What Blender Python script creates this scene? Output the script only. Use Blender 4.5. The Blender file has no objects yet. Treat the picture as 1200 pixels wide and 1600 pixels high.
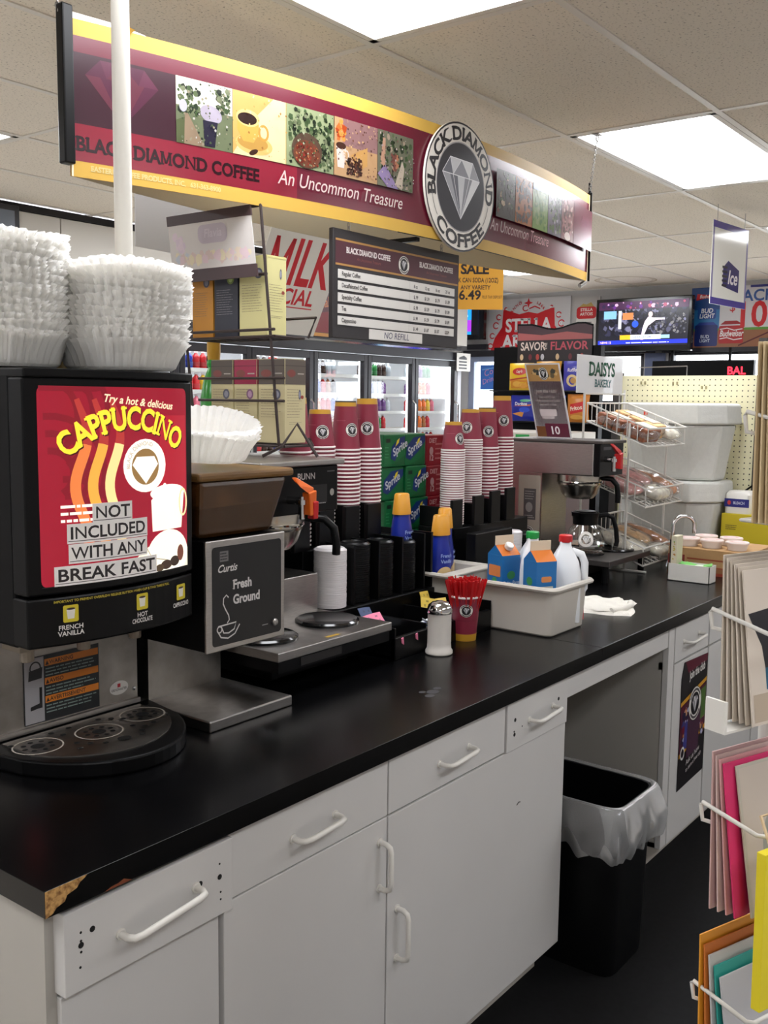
import bpy, bmesh, math, random
from mathutils import Vector, Matrix
from mathutils.geometry import tessellate_polygon
R = math.radians
sin, cos, pi = math.sin, math.cos, math.pi
scene = bpy.context.scene
COL = scene.collection

# ------------------------------------------------------------------ camera
cam_d = bpy.data.cameras.new('camera')
cam_d.sensor_fit = 'VERTICAL'; cam_d.sensor_width = 36; cam_d.sensor_height = 36
cam_d.lens = 1541.877 / 1600 * 36
cam_d.clip_start = 0.05; cam_d.clip_end = 200
camera = bpy.data.objects.new('camera', cam_d); COL.objects.link(camera)
_r = Vector((0.608516, -0.793442, 0.012606)); _u = Vector((0.081539, 0.078321, 0.993588)); _f = Vector((0.789341, 0.603586, -0.112356))
camera.matrix_world = Matrix(((_r.x, _u.x, -_f.x, 0), (_r.y, _u.y, -_f.y, 0), (_r.z, _u.z, -_f.z, 1.6), (0, 0, 0, 1)))
scene.camera = camera

# ------------------------------------------------------------------ world, exposure
world = bpy.data.worlds.new('world'); scene.world = world; world.use_nodes = True
wn = world.node_tree.nodes; wn['Background'].inputs[0].default_value = (0.88, 0.93, 1.0, 1); wn['Background'].inputs[1].default_value = 5.0
scene.view_settings.view_transform = 'Standard'; scene.view_settings.look = 'None'
scene.view_settings.gamma = 1; scene.view_settings.use_curve_mapping = False
scene.view_settings.exposure = 1.0
LAMP = 7.0       # emission of the fluorescent ceiling panels
COOLER_LAMP = 3.5

# ------------------------------------------------------------------ materials
def lin(c):
    o = []
    for x in c[:3]:
        x /= 255.0
        o.append(x / 12.92 if x <= 0.04045 else ((x + 0.055) / 1.055) ** 2.4)
    return (o[0], o[1], o[2], 1.0)
MATS = {}
def mat(name, rgb, rough=0.5, metal=0.0, var=0.0, scale=30.0, bump=0.0, bscale=None, spec=None, trans=0.0, emit=0.0, alpha=1.0, stretch=None, coat=0.0, dark=None, thresh=None):
    if name in MATS: return MATS[name]
    m = bpy.data.materials.new(name); m.use_nodes = True
    nt = m.node_tree; b = nt.nodes['Principled BSDF']; c = lin(rgb)
    b.inputs['Base Color'].default_value = c; b.inputs['Roughness'].default_value = rough; b.inputs['Metallic'].default_value = metal
    if spec is not None: b.inputs['Specular IOR Level'].default_value = spec
    if trans: b.inputs['Transmission Weight'].default_value = trans
    if coat: b.inputs['Coat Weight'].default_value = coat
    if alpha < 1: b.inputs['Alpha'].default_value = alpha
    if emit:
        b.inputs['Emission Color'].default_value = c; b.inputs['Emission Strength'].default_value = emit
    if var or bump or dark:
        tc = nt.nodes.new('ShaderNodeTexCoord'); mp = nt.nodes.new('ShaderNodeMapping'); nt.links.new(tc.outputs['Object'], mp.inputs[0])
        if stretch: mp.inputs['Scale'].default_value = stretch
        nz = nt.nodes.new('ShaderNodeTexNoise'); nz.inputs['Scale'].default_value = scale; nz.inputs['Detail'].default_value = 4
        nt.links.new(mp.outputs[0], nz.inputs['Vector'])
        if var or dark:
            rp = nt.nodes.new('ShaderNodeValToRGB'); nt.links.new(nz.outputs['Fac'], rp.inputs[0])
            d = lin(dark) if dark else tuple(max(0, x * (1 - var)) for x in c[:3]) + (1,)
            l = c if dark else tuple(min(1, x * (1 + var)) for x in c[:3]) + (1,)
            t = thresh or (0.3, 0.7)
            rp.color_ramp.elements[0].position = t[0]; rp.color_ramp.elements[1].position = t[1]
            rp.color_ramp.elements[0].color = d; rp.color_ramp.elements[1].color = l
            nt.links.new(rp.outputs[0], b.inputs['Base Color'])
        if bump:
            nb = nz
            if bscale:
                nb = nt.nodes.new('ShaderNodeTexNoise'); nb.inputs['Scale'].default_value = bscale; nb.inputs['Detail'].default_value = 3; nt.links.new(mp.outputs[0], nb.inputs['Vector'])
            bp = nt.nodes.new('ShaderNodeBump'); bp.inputs['Strength'].default_value = bump; bp.inputs['Distance'].default_value = 0.004
            nt.links.new(nb.outputs['Fac'], bp.inputs['Height']); nt.links.new(bp.outputs[0], b.inputs['Normal'])
    MATS[name] = m; return m
def glassmat(name, tint=(255, 255, 255), refl=0.08, rough=0.02, haze=0.0, fm=0.5):
    if name in MATS: return MATS[name]
    m = bpy.data.materials.new(name); m.use_nodes = True; nt = m.node_tree; nt.nodes.clear()
    o = nt.nodes.new('ShaderNodeOutputMaterial'); tr = nt.nodes.new('ShaderNodeBsdfTransparent'); gl = nt.nodes.new('ShaderNodeBsdfGlossy')
    tr.inputs[0].default_value = lin(tint); gl.inputs['Roughness'].default_value = rough
    fr = nt.nodes.new('ShaderNodeLayerWeight'); fr.inputs[0].default_value = 0.25
    mm = nt.nodes.new('ShaderNodeMath'); mm.operation = 'MULTIPLY_ADD'; mm.inputs[1].default_value = fm; mm.inputs[2].default_value = refl
    nt.links.new(fr.outputs['Fresnel'], mm.inputs[0])
    mx = nt.nodes.new('ShaderNodeMixShader'); nt.links.new(mm.outputs[0], mx.inputs[0]); nt.links.new(tr.outputs[0], mx.inputs[1]); nt.links.new(gl.outputs[0], mx.inputs[2])
    last = mx
    if haze:
        df = nt.nodes.new('ShaderNodeBsdfDiffuse'); df.inputs[0].default_value = lin((245, 245, 245)); tl = nt.nodes.new('ShaderNodeBsdfTranslucent'); tl.inputs[0].default_value = lin((245, 245, 245))
        ad = nt.nodes.new('ShaderNodeMixShader'); nt.links.new(df.outputs[0], ad.inputs[1]); nt.links.new(tl.outputs[0], ad.inputs[2]); ad.inputs[0].default_value = 0.35
        m2 = nt.nodes.new('ShaderNodeMixShader'); m2.inputs[0].default_value = haze; nt.links.new(mx.outputs[0], m2.inputs[1]); nt.links.new(ad.outputs[0], m2.inputs[2]); last = m2
    nt.links.new(last.outputs[0], o.inputs[0]); MATS[name] = m; return m
def printmat(rough, emit, spec=0.5):
    k = 'print_%.2f_%.2f' % (rough, emit)
    if k in MATS: return MATS[k]
    m = bpy.data.materials.new(k); m.use_nodes = True; nt = m.node_tree; b = nt.nodes['Principled BSDF']
    a = nt.nodes.new('ShaderNodeAttribute'); a.attribute_name = 'Col'; nt.links.new(a.outputs['Color'], b.inputs['Base Color'])
    b.inputs['Roughness'].default_value = rough
    if emit:
        nt.links.new(a.outputs['Color'], b.inputs['Emission Color']); b.inputs['Emission Strength'].default_value = emit
    MATS[k] = m; return m

M_ = mat
white_lam = M_('white_laminate', (203, 201, 198), 0.45, var=0.02, scale=3)
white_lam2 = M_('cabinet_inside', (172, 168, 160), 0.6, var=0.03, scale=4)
black_lam = M_('black_laminate', (5, 5, 6), 0.25, var=0.3, scale=9, bump=0.03, bscale=400, spec=0.2)
black_pl = M_('black_plastic', (7, 7, 8), 0.34, spec=0.2)
black_mat = M_('matte_black_plastic', (6, 6, 7), 0.5, spec=0.15)
black_gl = M_('glossy_black', (12, 12, 13), 0.12)
dark_wire = M_('dark_brown_wire', (48, 36, 34), 0.45)
white_wire = M_('white_coated_wire', (215, 212, 205), 0.4)
steel = M_('brushed_steel', (176, 172, 168), 0.32, 1.0, var=0.12, scale=40, stretch=(1, 1, 30))
steel_d = M_('worn_steel', (146, 141, 135), 0.38, 1.0, var=0.25, scale=14)
chrome = M_('chrome', (205, 205, 205), 0.08, 1.0)
white_pl = M_('white_plastic', (222, 219, 212), 0.4)
cream_pl = M_('cream_plastic_bin', (196, 190, 180), 0.42, var=0.02, scale=5)
red_pl = M_('red_plastic', (186, 22, 26), 0.35)
orange_pl = M_('orange_plastic', (214, 96, 22), 0.35)
paper_w = M_('filter_paper', (253, 252, 249), 0.9, bump=0.5, scale=70)
paper_c = M_('cream_filter_paper', (232, 214, 168), 0.9, bump=0.2, scale=90)
maroon = M_('maroon_card', (132, 38, 58), 0.45)
gold = M_('gold_card', (196, 146, 40), 0.45)
rimwhite = M_('white_paper_rim', (238, 230, 226), 0.6)
yellow_pl = M_('yellow_print_board', (190, 152, 68), 0.5, spec=0.25)
cap_am = M_('amber_cap', (214, 150, 44), 0.35)
blue_b = M_('blue_bottle', (24, 42, 140), 0.3)
milk_w = M_('milk_jug', (228, 230, 232), 0.35)
red_cap = M_('red_cap', (200, 30, 34), 0.4)
green_cap = M_('green_cap', (22, 150, 66), 0.4)
styro = M_('styrofoam', (206, 206, 200), 0.85, var=0.03, scale=60, bump=0.15, bscale=220)
peg = M_('pegboard_cream', (236, 230, 192), 0.6)
hole_m = M_('peg_hole', (40, 36, 28), 0.9)
tile_m = M_('acoustic_tile', (238, 229, 214), 0.95, dark=(160, 150, 136), scale=120, thresh=(0.28, 0.42), bump=0.5)
tee_m = M_('ceiling_tee', (228, 222, 212), 0.4)
wall_m = M_('wall_paint', (186, 184, 184), 0.7, var=0.02, scale=3)
mat_m = M_('dark_mat', (11, 11, 12), 0.8, var=0.4, scale=60, spec=0.2)
floor_m = M_('pale_floor_tile', (212, 204, 192), 0.35, var=0.05, scale=4)
amber_t = M_('amber_plastic', (92, 58, 26), 0.25, trans=0.6, var=0.3, scale=12)
beans = M_('coffee_grounds', (30, 14, 8), 0.8, var=0.4, scale=80)
pboard = M_('particle_board', (196, 152, 92), 0.9, dark=(128, 88, 46), scale=160, thresh=(0.35, 0.6), bump=0.6)
cardb = M_('cardboard', (176, 138, 92), 0.8, var=0.05, scale=20)
towel_m = M_('white_terry', (232, 228, 218), 0.95, bump=0.7, scale=260)
pole_m = M_('painted_pole', (214, 210, 200), 0.45)
gold_trim = M_('brass_trim', (150, 104, 44), 0.4)
lampglow = M_('lamp_diffuser', (248, 250, 255), 0.5, emit=LAMP)
coolglow = M_('cooler_tube', (244, 250, 255), 0.5, emit=COOLER_LAMP)
cool_in = M_('cooler_liner', (240, 242, 244), 0.6)
glass = glassmat('door_glass')
cooler_glass = glassmat('cooler_glass', refl=0.0, fm=0.12)
clearp = glassmat('clear_acrylic', refl=0.05, haze=0.12)
panelp = glassmat('frosted_acrylic', refl=0.06, haze=0.72, rough=0.1)
carafe_g = glassmat('carafe_glass', tint=(240, 238, 234), refl=0.1)
bagfilm = glassmat('cellophane', refl=0.16, rough=0.12, haze=0.1)
linerm = glassmat('bin_liner_film', refl=0.06, rough=0.25, haze=0.26)

# ------------------------------------------------------------------ mesh builder
class MB:
    def __init__(s): s.v = []; s.f = []; s.m = []; s.cur = 0
    def add(s, vs, fs):
        o = len(s.v); s.v += [Vector(p) for p in vs]
        for f in fs: s.f.append([o + i for i in f]); s.m.append(s.cur)
        return s
    def hexa(s, b, t):      # four bottom points, four top points (ccw from above)
        return s.add(list(b) + list(t), [(3, 2, 1, 0), (4, 5, 6, 7), (0, 1, 5, 4), (1, 2, 6, 5), (2, 3, 7, 6), (3, 0, 4, 7)])
    def box(s, x0, x1, y0, y1, z0, z1):
        return s.hexa([(x0, y0, z0), (x1, y0, z0), (x1, y1, z0), (x0, y1, z0)], [(x0, y0, z1), (x1, y0, z1), (x1, y1, z1), (x0, y1, z1)])
    def obox(s, c, size, M):
        c = Vector(c); h = [a / 2 for a in size]; p = []
        for z in (-1, 1):
            for x, y in ((-1, -1), (1, -1), (1, 1), (-1, 1)): p.append(c + M @ Vector((x * h[0], y * h[1], z * h[2])))
        return s.hexa(p[:4], p[4:])
    def lathe(s, prof, c=(0, 0, 0), n=24, M=None):
        c = Vector(c); vs = []; fs = []
        for r, z in prof:
            for i in range(n):
                a = 2 * pi * i / n; p = Vector((r * cos(a), r * sin(a), z)); vs.append(c + (M @ p if M else p))
        k = len(prof)
        for j in range(k - 1):
            for i in range(n):
                i2 = (i + 1) % n; fs.append((j * n + i, j * n + i2, (j + 1) * n + i2, (j + 1) * n + i))
        if prof[0][0] > 1e-6: fs.append(tuple(reversed(range(n))))
        if prof[-1][0] > 1e-6: fs.append(tuple(range((k - 1) * n, k * n)))
        return s.add(vs, fs)
    def cyl(s, a, b, r, r2=None, n=16):
        a = Vector(a); b = Vector(b); d = b - a
        M = d.to_track_quat('Z', 'Y').to_matrix()
        return s.lathe([(r, 0), (r if r2 is None else r2, d.length)], a, n, M)
    def tube(s, pts, r, n=6, closed=False):
        pts = [Vector(p) for p in pts]; k = len(pts); vs = []; fs = []; up = None
        for i, p in enumerate(pts):
            a = pts[i - 1] if (i > 0 or closed) else p; b = pts[(i + 1) % k] if (i < k - 1 or closed) else p
            t = (b - a).normalized()
            if up is None:
                up = t.orthogonal().normalized()
            up = (up - t * up.dot(t)).normalized(); w = t.cross(up)
            for j in range(n):
                an = 2 * pi * j / n; vs.append(p + (up * cos(an) + w * sin(an)) * r)
        for i in range(k if closed else k - 1):
            i2 = (i + 1) % k
            for j in range(n):
                j2 = (j + 1) % n; fs.append((i * n + j, i * n + j2, i2 * n + j2, i2 * n + j))
        if not closed: fs += [tuple(reversed(range(n))), tuple(range((k - 1) * n, k * n))]
        return s.add(vs, fs)
    def grid(s, fn, nu, nv, cu=False):
        vs = [fn(i / nu, j / nv) for j in range(nv + 1) for i in range(nu + (0 if cu else 1))]; w = nu + (0 if cu else 1); fs = []
        for j in range(nv):
            for i in range(nu):
                i2 = (i + 1) % w; fs.append((j * w + i, j * w + i2, (j + 1) * w + i2, (j + 1) * w + i))
        return s.add(vs, fs)
    def prism(s, poly, f, h0, h1):   # 2-D polygon through f(u, v, h) between heights h0 and h1
        n = len(poly); vs = [f(u, v, h0) for u, v in poly] + [f(u, v, h1) for u, v in poly]
        fs = [tuple(reversed(range(n))), tuple(range(n, 2 * n))] + [(i, (i + 1) % n, n + (i + 1) % n, n + i) for i in range(n)]
        return s.add(vs, fs)
    def xf(s, M):
        s.v = [M @ p for p in s.v]; return s
    def mesh(s, name, mats, smooth=0):
        me = bpy.data.meshes.new(name); me.from_pydata([tuple(p) for p in s.v], [], s.f)
        mats = mats if isinstance(mats, (list, tuple)) else [mats]
        for m in mats: me.materials.append(m)
        if len(mats) > 1: me.polygons.foreach_set('material_index', s.m)
        if smooth:
            me.polygons.foreach_set('use_smooth', [True] * len(me.polygons)); me.set_sharp_from_angle(angle=R(smooth))
        me.update(); return me
def plane(O, U, V):
    O = Vector(O); U = Vector(U).normalized(); V = Vector(V).normalized(); N = U.cross(V).normalized()
    return lambda u, v, h=0.0: O + U * u + V * v + N * h

OM = {}
def meta(o, label=None, cat=None, group=None, kind=None):
    if label: o['label'] = label
    if cat: o['category'] = cat
    if group: o['group'] = group
    if kind: o['kind'] = kind
    return o
def thing(name, label, cat, loc=(0, 0, 0), rz=0.0, group=None):
    o = bpy.data.objects.new(name, None); o.empty_display_size = 0.05; COL.objects.link(o)
    o.location = loc; o.rotation_euler = (0, 0, rz); OM[o.name] = Matrix.Translation(Vector(loc)) @ Matrix.Rotation(rz, 4, 'Z')
    return meta(o, label, cat, group)
def part(par, name, mb, mats, w=1, bevel=0.0, smooth=0, seg=2, label=None, kind=None):
    if w: mb.xf(OM[par.name].inverted())
    me = mb.mesh(name, mats, smooth) if isinstance(mb, MB) else mb
    o = bpy.data.objects.new(name, me); COL.objects.link(o); o.parent = par; OM[o.name] = OM[par.name]
    if bevel: bev(o, bevel, seg)
    if label: o['label'] = label
    if kind: o['kind'] = kind
    return o
def bev(o, wd, seg=2):
    b = o.modifiers.new('bevel', 'BEVEL'); b.width = wd; b.segments = seg; b.limit_method = 'ANGLE'; b.angle_limit = R(40); b.harden_normals = False
def solo(name, mb, mats, label=None, cat=None, group=None, kind=None, bevel=0.0, smooth=0, seg=2):
    xs = [p.x for p in mb.v]; ys = [p.y for p in mb.v]; zs = [p.z for p in mb.v]
    loc = Vector(((min(xs) + max(xs)) / 2, (min(ys) + max(ys)) / 2, min(zs)))
    OMm = Matrix.Translation(loc); mb.xf(OMm.inverted())
    o = bpy.data.objects.new(name, mb.mesh(name, mats, smooth)); COL.objects.link(o); o.location = loc; OM[o.name] = OMm
    if bevel: bev(o, bevel, seg)
    return meta(o, label, cat, group, kind)
def struct(name, mb, mats, **k): return solo(name, mb, mats, kind='structure', **k)
def dup(root, loc, rz=0.0, label=None, group=None, rot=None, sc=None):
    c = root.copy(); COL.objects.link(c); c.location = loc; c.rotation_euler = rot or (0, 0, rz)
    if sc: c.scale = sc
    if label: c['label'] = label
    if group: c['group'] = group
    for ch in list(root.children):
        d = ch.copy(); COL.objects.link(d); d.parent = c
        for g in list(ch.children):
            e = g.copy(); COL.objects.link(e); e.parent = d
    return c

# ------------------------------------------------------------------ glyphs
CHARS = 'ABCDEFGHIJKLMNOPQRSTUVWXYZabcdefghijklmnopqrstuvwxyz0123456789.,$!&-%\'"()/'
GL = {}
def make_glyphs():
    tmp = []
    for st, off in (('r', 0.0), ('b', 0.022), ('s', 0.034)):
        for c in CHARS:
            for s in (c, c + '|'):
                cu = bpy.data.curves.new('g', 'FONT'); cu.body = s; cu.resolution_u = 3; cu.offset = (min(off, .006) if c in 'MWN' else off) if s == c else 0.0; cu.fill_mode = 'FRONT'
                ob = bpy.data.objects.new('g', cu); COL.objects.link(ob); tmp.append((st, c, s, ob, cu))
    bar = bpy.data.curves.new('g', 'FONT'); bar.body = '|'; bo = bpy.data.objects.new('g', bar); COL.objects.link(bo)
    dg = bpy.context.evaluated_depsgraph_get()
    me = bo.evaluated_get(dg).to_mesh(); bx = max(v.co.x for v in me.vertices); bo.evaluated_get(dg).to_mesh_clear()
    dat = {}
    for st, c, s, ob, cu in tmp:
        ev = ob.evaluated_get(dg); me = ev.to_mesh()
        vs = [(v.co.x, v.co.y) for v in me.vertices]
        if s == c: dat.setdefault((st, c), {})['g'] = (vs, [tuple(p.vertices) for p in me.polygons])
        else: dat.setdefault((st, c), {})['adv'] = max(x for x, y in vs) - bx
        ev.to_mesh_clear()
    cap = max(y for x, y in dat[('r', 'H')]['g'][0])
    for k, d in dat.items():
        vs, fs = d['g']; GL[k] = ([(x / cap, y / cap) for x, y in vs], fs, d['adv'] / cap)
    for st, w in (('r', .11), ('b', .16), ('s', .18)):      # upright M with vertical stems
        a, b, m = .08, 1.02, .55
        GL[(st, 'M')] = ([(a, 0), (a + w, 0), (a + w, 1), (a, 1), (b - w, 0), (b, 0), (b, 1), (b - w, 1), (a, 1), (m - w * .5, .1), (m + w * .5, .1), (a + w * 1.05, 1), (b - w * 1.05, 1), (m - w * .5, .1), (m + w * .5, .1), (b, 1)], [(0, 1, 2, 3), (4, 5, 6, 7), (8, 9, 10, 11), (12, 13, 14, 15)], 1.12)
    for t in tmp: bpy.data.objects.remove(t[3]); bpy.data.curves.remove(t[4])
    bpy.data.objects.remove(bo); bpy.data.curves.remove(bar)
make_glyphs()
SERIF = {'B': 'l0l1', 'L': 'l0l1', 'A': 'l0r0', 'K': 'l0l1r0r1', 'D': 'l0l1', 'I': 'm0m1', 'M': 'l0r0l1r1', 'N': 'l0l1r1', 'F': 'l0l1', 'E': 'l0l1', 'P': 'l0l1', 'U': 'l1r1', 'T': 'm0', 'Y': 'm0', 'R': 'l0l1r0', 'H': 'l0l1r0r1', 'V': 'l1r1', 'X': 'l0l1r0r1'}

for k_ in ('filter_paper', 'cream_filter_paper'):
    nt = MATS[k_].node_tree; b_ = nt.nodes['Principled BSDF']; t_ = nt.nodes.new('ShaderNodeBsdfTranslucent'); t_.inputs[0].default_value = b_.inputs['Base Color'].default_value; x_ = nt.nodes.new('ShaderNodeMixShader'); x_.inputs[0].default_value = 0.55
    nt.links.new(b_.outputs[0], x_.inputs[1]); nt.links.new(t_.outputs[0], x_.inputs[2]); nt.links.new(x_.outputs[0], nt.nodes['Material Output'].inputs[0])

class Print:
    """flat coloured print laid on a surface f(u, v, h)"""
    def __init__(s, f, step=None, dh=4e-5, h0=2e-4):
        s.f = f; s.step = step; s.h = h0; s.dh = dh; s.v = []; s.fc = []; s.c = []
    def raw(s, vs, fs, col):
        o = len(s.v); s.v += [(x, y, s.h) for x, y in vs]; c = lin(col)
        for f in fs: s.fc.append([o + i for i in f]); s.c.append(c)
        s.h += s.dh; return s
    def poly(s, pts, col):
        t = tessellate_polygon([[Vector((x, y, 0)) for x, y in pts]]); fs = []
        for a, b, c in t:
            (x1, y1), (x2, y2), (x3, y3) = pts[a], pts[b], pts[c]
            fs.append((a, b, c) if (x2 - x1) * (y3 - y1) - (y2 - y1) * (x3 - x1) > 0 else (a, c, b))
        return s.raw(pts, fs, col)
    def rect(s, x0, y0, x1, y1, col): return s.raw([(x0, y0), (x1, y0), (x1, y1), (x0, y1)], [(0, 1, 2, 3)], col)
    def rrect(s, x0, y0, x1, y1, r, col, n=4):
        p = []
        for cx, cy, a in ((x1 - r, y0 + r, -90), (x1 - r, y1 - r, 0), (x0 + r, y1 - r, 90), (x0 + r, y0 + r, 180)):
            for i in range(n + 1): t = R(a + 90 * i / n); p.append((cx + r * cos(t), cy + r * sin(t)))
        return s.raw(p, [tuple(range(len(p)))], col)
    def ell(s, cx, cy, rx, ry, col, n=28, a0=0, a1=360, rot=0):
        p = []; cr, sr = cos(R(rot)), sin(R(rot)); m = n if a1 - a0 >= 360 else n + 1
        for i in range(m):
            t = R(a0 + (a1 - a0) * i / n); x, y = rx * cos(t), ry * sin(t); p.append((cx + x * cr - y * sr, cy + x * sr + y * cr))
        return s.raw(p, [tuple(range(m))], col)
    def ring(s, cx, cy, rx, ry, wd, col, n=36, a0=0, a1=360):
        p = []; fs = []
        for i in range(n + 1):
            t = R(a0 + (a1 - a0) * i / n); p += [(cx + rx * cos(t), cy + ry * sin(t)), (cx + (rx - wd) * cos(t), cy + (ry - wd) * sin(t))]
        for i in range(n): fs.append((2 * i, 2 * i + 2, 2 * i + 3, 2 * i + 1))
        return s.raw(p, fs, col)
    def stroke(s, pts, wd, col, w1=None):
        v = []; fs = []; n = len(pts)
        for i, (x, y) in enumerate(pts):
            a = pts[max(0, i - 1)]; b = pts[min(n - 1, i + 1)]; dx, dy = b[0] - a[0], b[1] - a[1]; L = math.hypot(dx, dy) or 1
            ww = (wd + ((w1 if w1 is not None else wd) - wd) * i / max(1, n - 1)) / 2; v += [(x - dy / L * ww, y + dx / L * ww), (x + dy / L * ww, y - dx / L * ww)]
        for i in range(n - 1): fs.append((2 * i + 1, 2 * i + 3, 2 * i + 2, 2 * i))
        return s.raw(v, fs, col)
    def tw(s, t, size, st='r', sx=1, sp=0):
        return sum((0.42 if c == ' ' else GL[(st, c)][2]) * size * sx + sp * size for c in t if c == ' ' or ('r', c) in GL)
    def glyph(s, c, st, x, y, size, sx, shear, ca=1, sa=0, out=None):
        g = GL.get((st, c))
        if not g: return 0
        vs = [(a * sx * size, b * size) for a, b in g[0]]; fs = list(g[1])
        if st == 's' and c in SERIF:
            x0 = min(a for a, b in vs); x1 = max(a for a, b in vs); e = SERIF[c]; sw = 0.17 * size * sx; ov = 0.09 * size; hh = 0.11 * size
            for i in range(0, len(e), 2):
                cx = {'l': x0 + sw / 2, 'r': x1 - sw / 2, 'm': (x0 + x1) / 2}[e[i]]; yy = 0 if e[i + 1] == '0' else size - hh
                if c in 'AVXKR' and e[i] == 'r' or c in 'AVX': ov2 = ov * 1.2
                else: ov2 = ov
                o = len(vs); vs += [(cx - sw / 2 - ov2, yy), (cx + sw / 2 + ov2, yy), (cx + sw / 2 + ov2, yy + hh), (cx - sw / 2 - ov2, yy + hh)]; fs.append((o, o + 1, o + 2, o + 3))
        o = len(out[0])
        for a, b in vs:
            a += shear * b; out[0].append((x + a * ca - b * sa, y + a * sa + b * ca))
        out[1].extend([tuple(o + i for i in f) for f in fs]); return g[2] * size * sx
    def text(s, t, x, y, size, col, al='l', st='r', sx=1.0, shear=0.0, sp=0.0, rot=0.0, maxw=None):
        w = s.tw(t, size, st, sx, sp)
        if maxw and w > maxw: sx *= maxw / w; w = maxw
        ca, sa = cos(R(rot)), sin(R(rot)); d = -w / 2 if al == 'c' else (-w if al == 'r' else 0); out = ([], [])
        for c in t:
            if c == ' ': d += 0.42 * size * sx + sp * size; continue
            d += s.glyph(c, st, x + d * ca, y + d * sa, size, sx, shear, ca, sa, out) + sp * size
        if out[0]: s.raw(out[0], out[1], col)
        return s
    def arctext(s, t, cx, cy, r, size, col, mid, cw=True, st='b', sx=1.0, sp=0.0, ry=None, shear=0.0, maxw=None):
        ry = ry or r
        if maxw: sx *= maxw / s.tw(t, size, st, sx, sp)
        w = s.tw(t, size, st, sx, sp); rad = (r + ry) / 2 + (size / 2 if cw else -size / 2); tot = w / rad; a = R(mid) + (tot / 2 if cw else -tot / 2); out = ([], [])
        for c in t:
            adv = (0.42 if c == ' ' else GL[(st, c)][2]) * size * sx + sp * size; da = adv / rad
            am = a - da / 2 if cw else a + da / 2
            if c != ' ':
                rt = am - pi / 2 if cw else am + pi / 2; ca, sa = cos(rt), sin(rt)
                px, py = cx + r * cos(am), cy + ry * sin(am)
                s.glyph(c, st, px - (adv / 2) * ca, py - (adv / 2) * sa, size, sx, shear, ca, sa, out)
            a += -da if cw else da
        s.raw(out[0], out[1], col); return s
    def blobs(s, x0, y0, x1, y1, pal, n, rmin, rmax, rnd):
        d = s.dh; s.dh = d / 4
        for i in range(n):
            r = rnd.uniform(rmin, rmax); cx, cy = rnd.uniform(x0 + r, x1 - r), rnd.uniform(y0 + r, y1 - r); k = rnd.randint(4, 7); a = rnd.random() * 6
            s.raw([(cx + r * rnd.uniform(.6, 1) * cos(a + 2 * pi * j / k), cy + r * rnd.uniform(.6, 1) * sin(a + 2 * pi * j / k)) for j in range(k)], [tuple(range(k))], rnd.choice(pal))
        s.dh = d; s.h += d; return s
    def lines(s, x0, y0, x1, y1, n, col, rnd, fill=0.5):
        ph = (y1 - y0) / n
        for i in range(n):
            x = x0; yy = y1 - (i + .75) * ph; last = x0 + (x1 - x0) * rnd.uniform(.7, 1)
            while x < last:
                w = rnd.uniform(.05, .2) * (x1 - x0); e = min(x + w, last); s.rect(x, yy, e, yy + ph * fill, col); s.h -= s.dh; x = e + .02 * (x1 - x0)
        s.h += s.dh; return s
    def diamond(s, cx, cy, w, h, cols, outline=None):
        q = [(-.5, .22), (-.3, .5), (.3, .5), (.5, .22), (0, -.5)]; P = lambda a, b: (cx + a * w, cy + b * h)
        if outline: s.poly([P(a * 1.08, b * 1.08) for a, b in q], outline)
        s.poly([P(*p) for p in (q[0], q[4], q[3], q[2], q[1])][::1], cols[0])
        xs = [-.5, -.3, -.1, .1, .3, .5]
        for i in range(5): s.poly([P(xs[i], .22), P(0, -.5), P(xs[i + 1], .22)], cols[1 + i % (len(cols) - 1)])
        for i, (a, b, c) in enumerate((((-.5, .22), (-.3, .5), (-.22, .22)), ((-.3, .5), (-.22, .22), (0, .5)), ((-.22, .22), (0, .5), (.22, .22)), ((0, .5), (.22, .22), (.3, .5)), ((.22, .22), (.3, .5), (.5, .22)))):
            s.poly([P(*a), P(*b), P(*c)], cols[1 + (i + 1) % (len(cols) - 1)])
        return s
    def logo(s, cx, cy, r, big=False, white=(226, 222, 214), blk=(24, 22, 26), asp=1.0):
        s.ell(cx, cy, r * asp, r, blk, 32); s.ell(cx, cy, r * .96 * asp, r * .96, white, 32); s.ell(cx, cy, r * .66 * asp, r * .66, blk, 32)
        s.diamond(cx, cy - r * .03, r * .86 * asp, r * .92, [(150, 148, 150), (190, 188, 190), (120, 118, 122), (214, 212, 214)])
        if not big:
            s.ring(cx, cy, r * .88 * asp, r * .88, r * .14, (90, 86, 88), 24, 25, 155); s.ring(cx, cy, r * .88 * asp, r * .88, r * .14, (90, 86, 88), 24, 215, 325)
        return s
    def dim(s, k): s.c = [(a * k, b * k, c * k, 1) for a, b, c, d in s.c]; return s
    def build(s, par, name='print', rough=0.4, emit=0.0, label=None, clip=None):
        bm = bmesh.new(); L = bm.loops.layers.float_color.new('Col'); vs = [bm.verts.new(p) for p in s.v]
        for f, c in zip(s.fc, s.c):
            try: fa = bm.faces.new([vs[i] for i in f])
            except ValueError: continue
            for l in fa.loops: l[L] = c
        if clip:
            for co, no in (((clip[0], 0, 0), (-1, 0, 0)), ((clip[2], 0, 0), (1, 0, 0)), ((0, clip[1], 0), (0, -1, 0)), ((0, clip[3], 0), (0, 1, 0))):
                bmesh.ops.bisect_plane(bm, geom=bm.verts[:] + bm.edges[:] + bm.faces[:], plane_co=co, plane_no=no, clear_outer=True)
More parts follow.
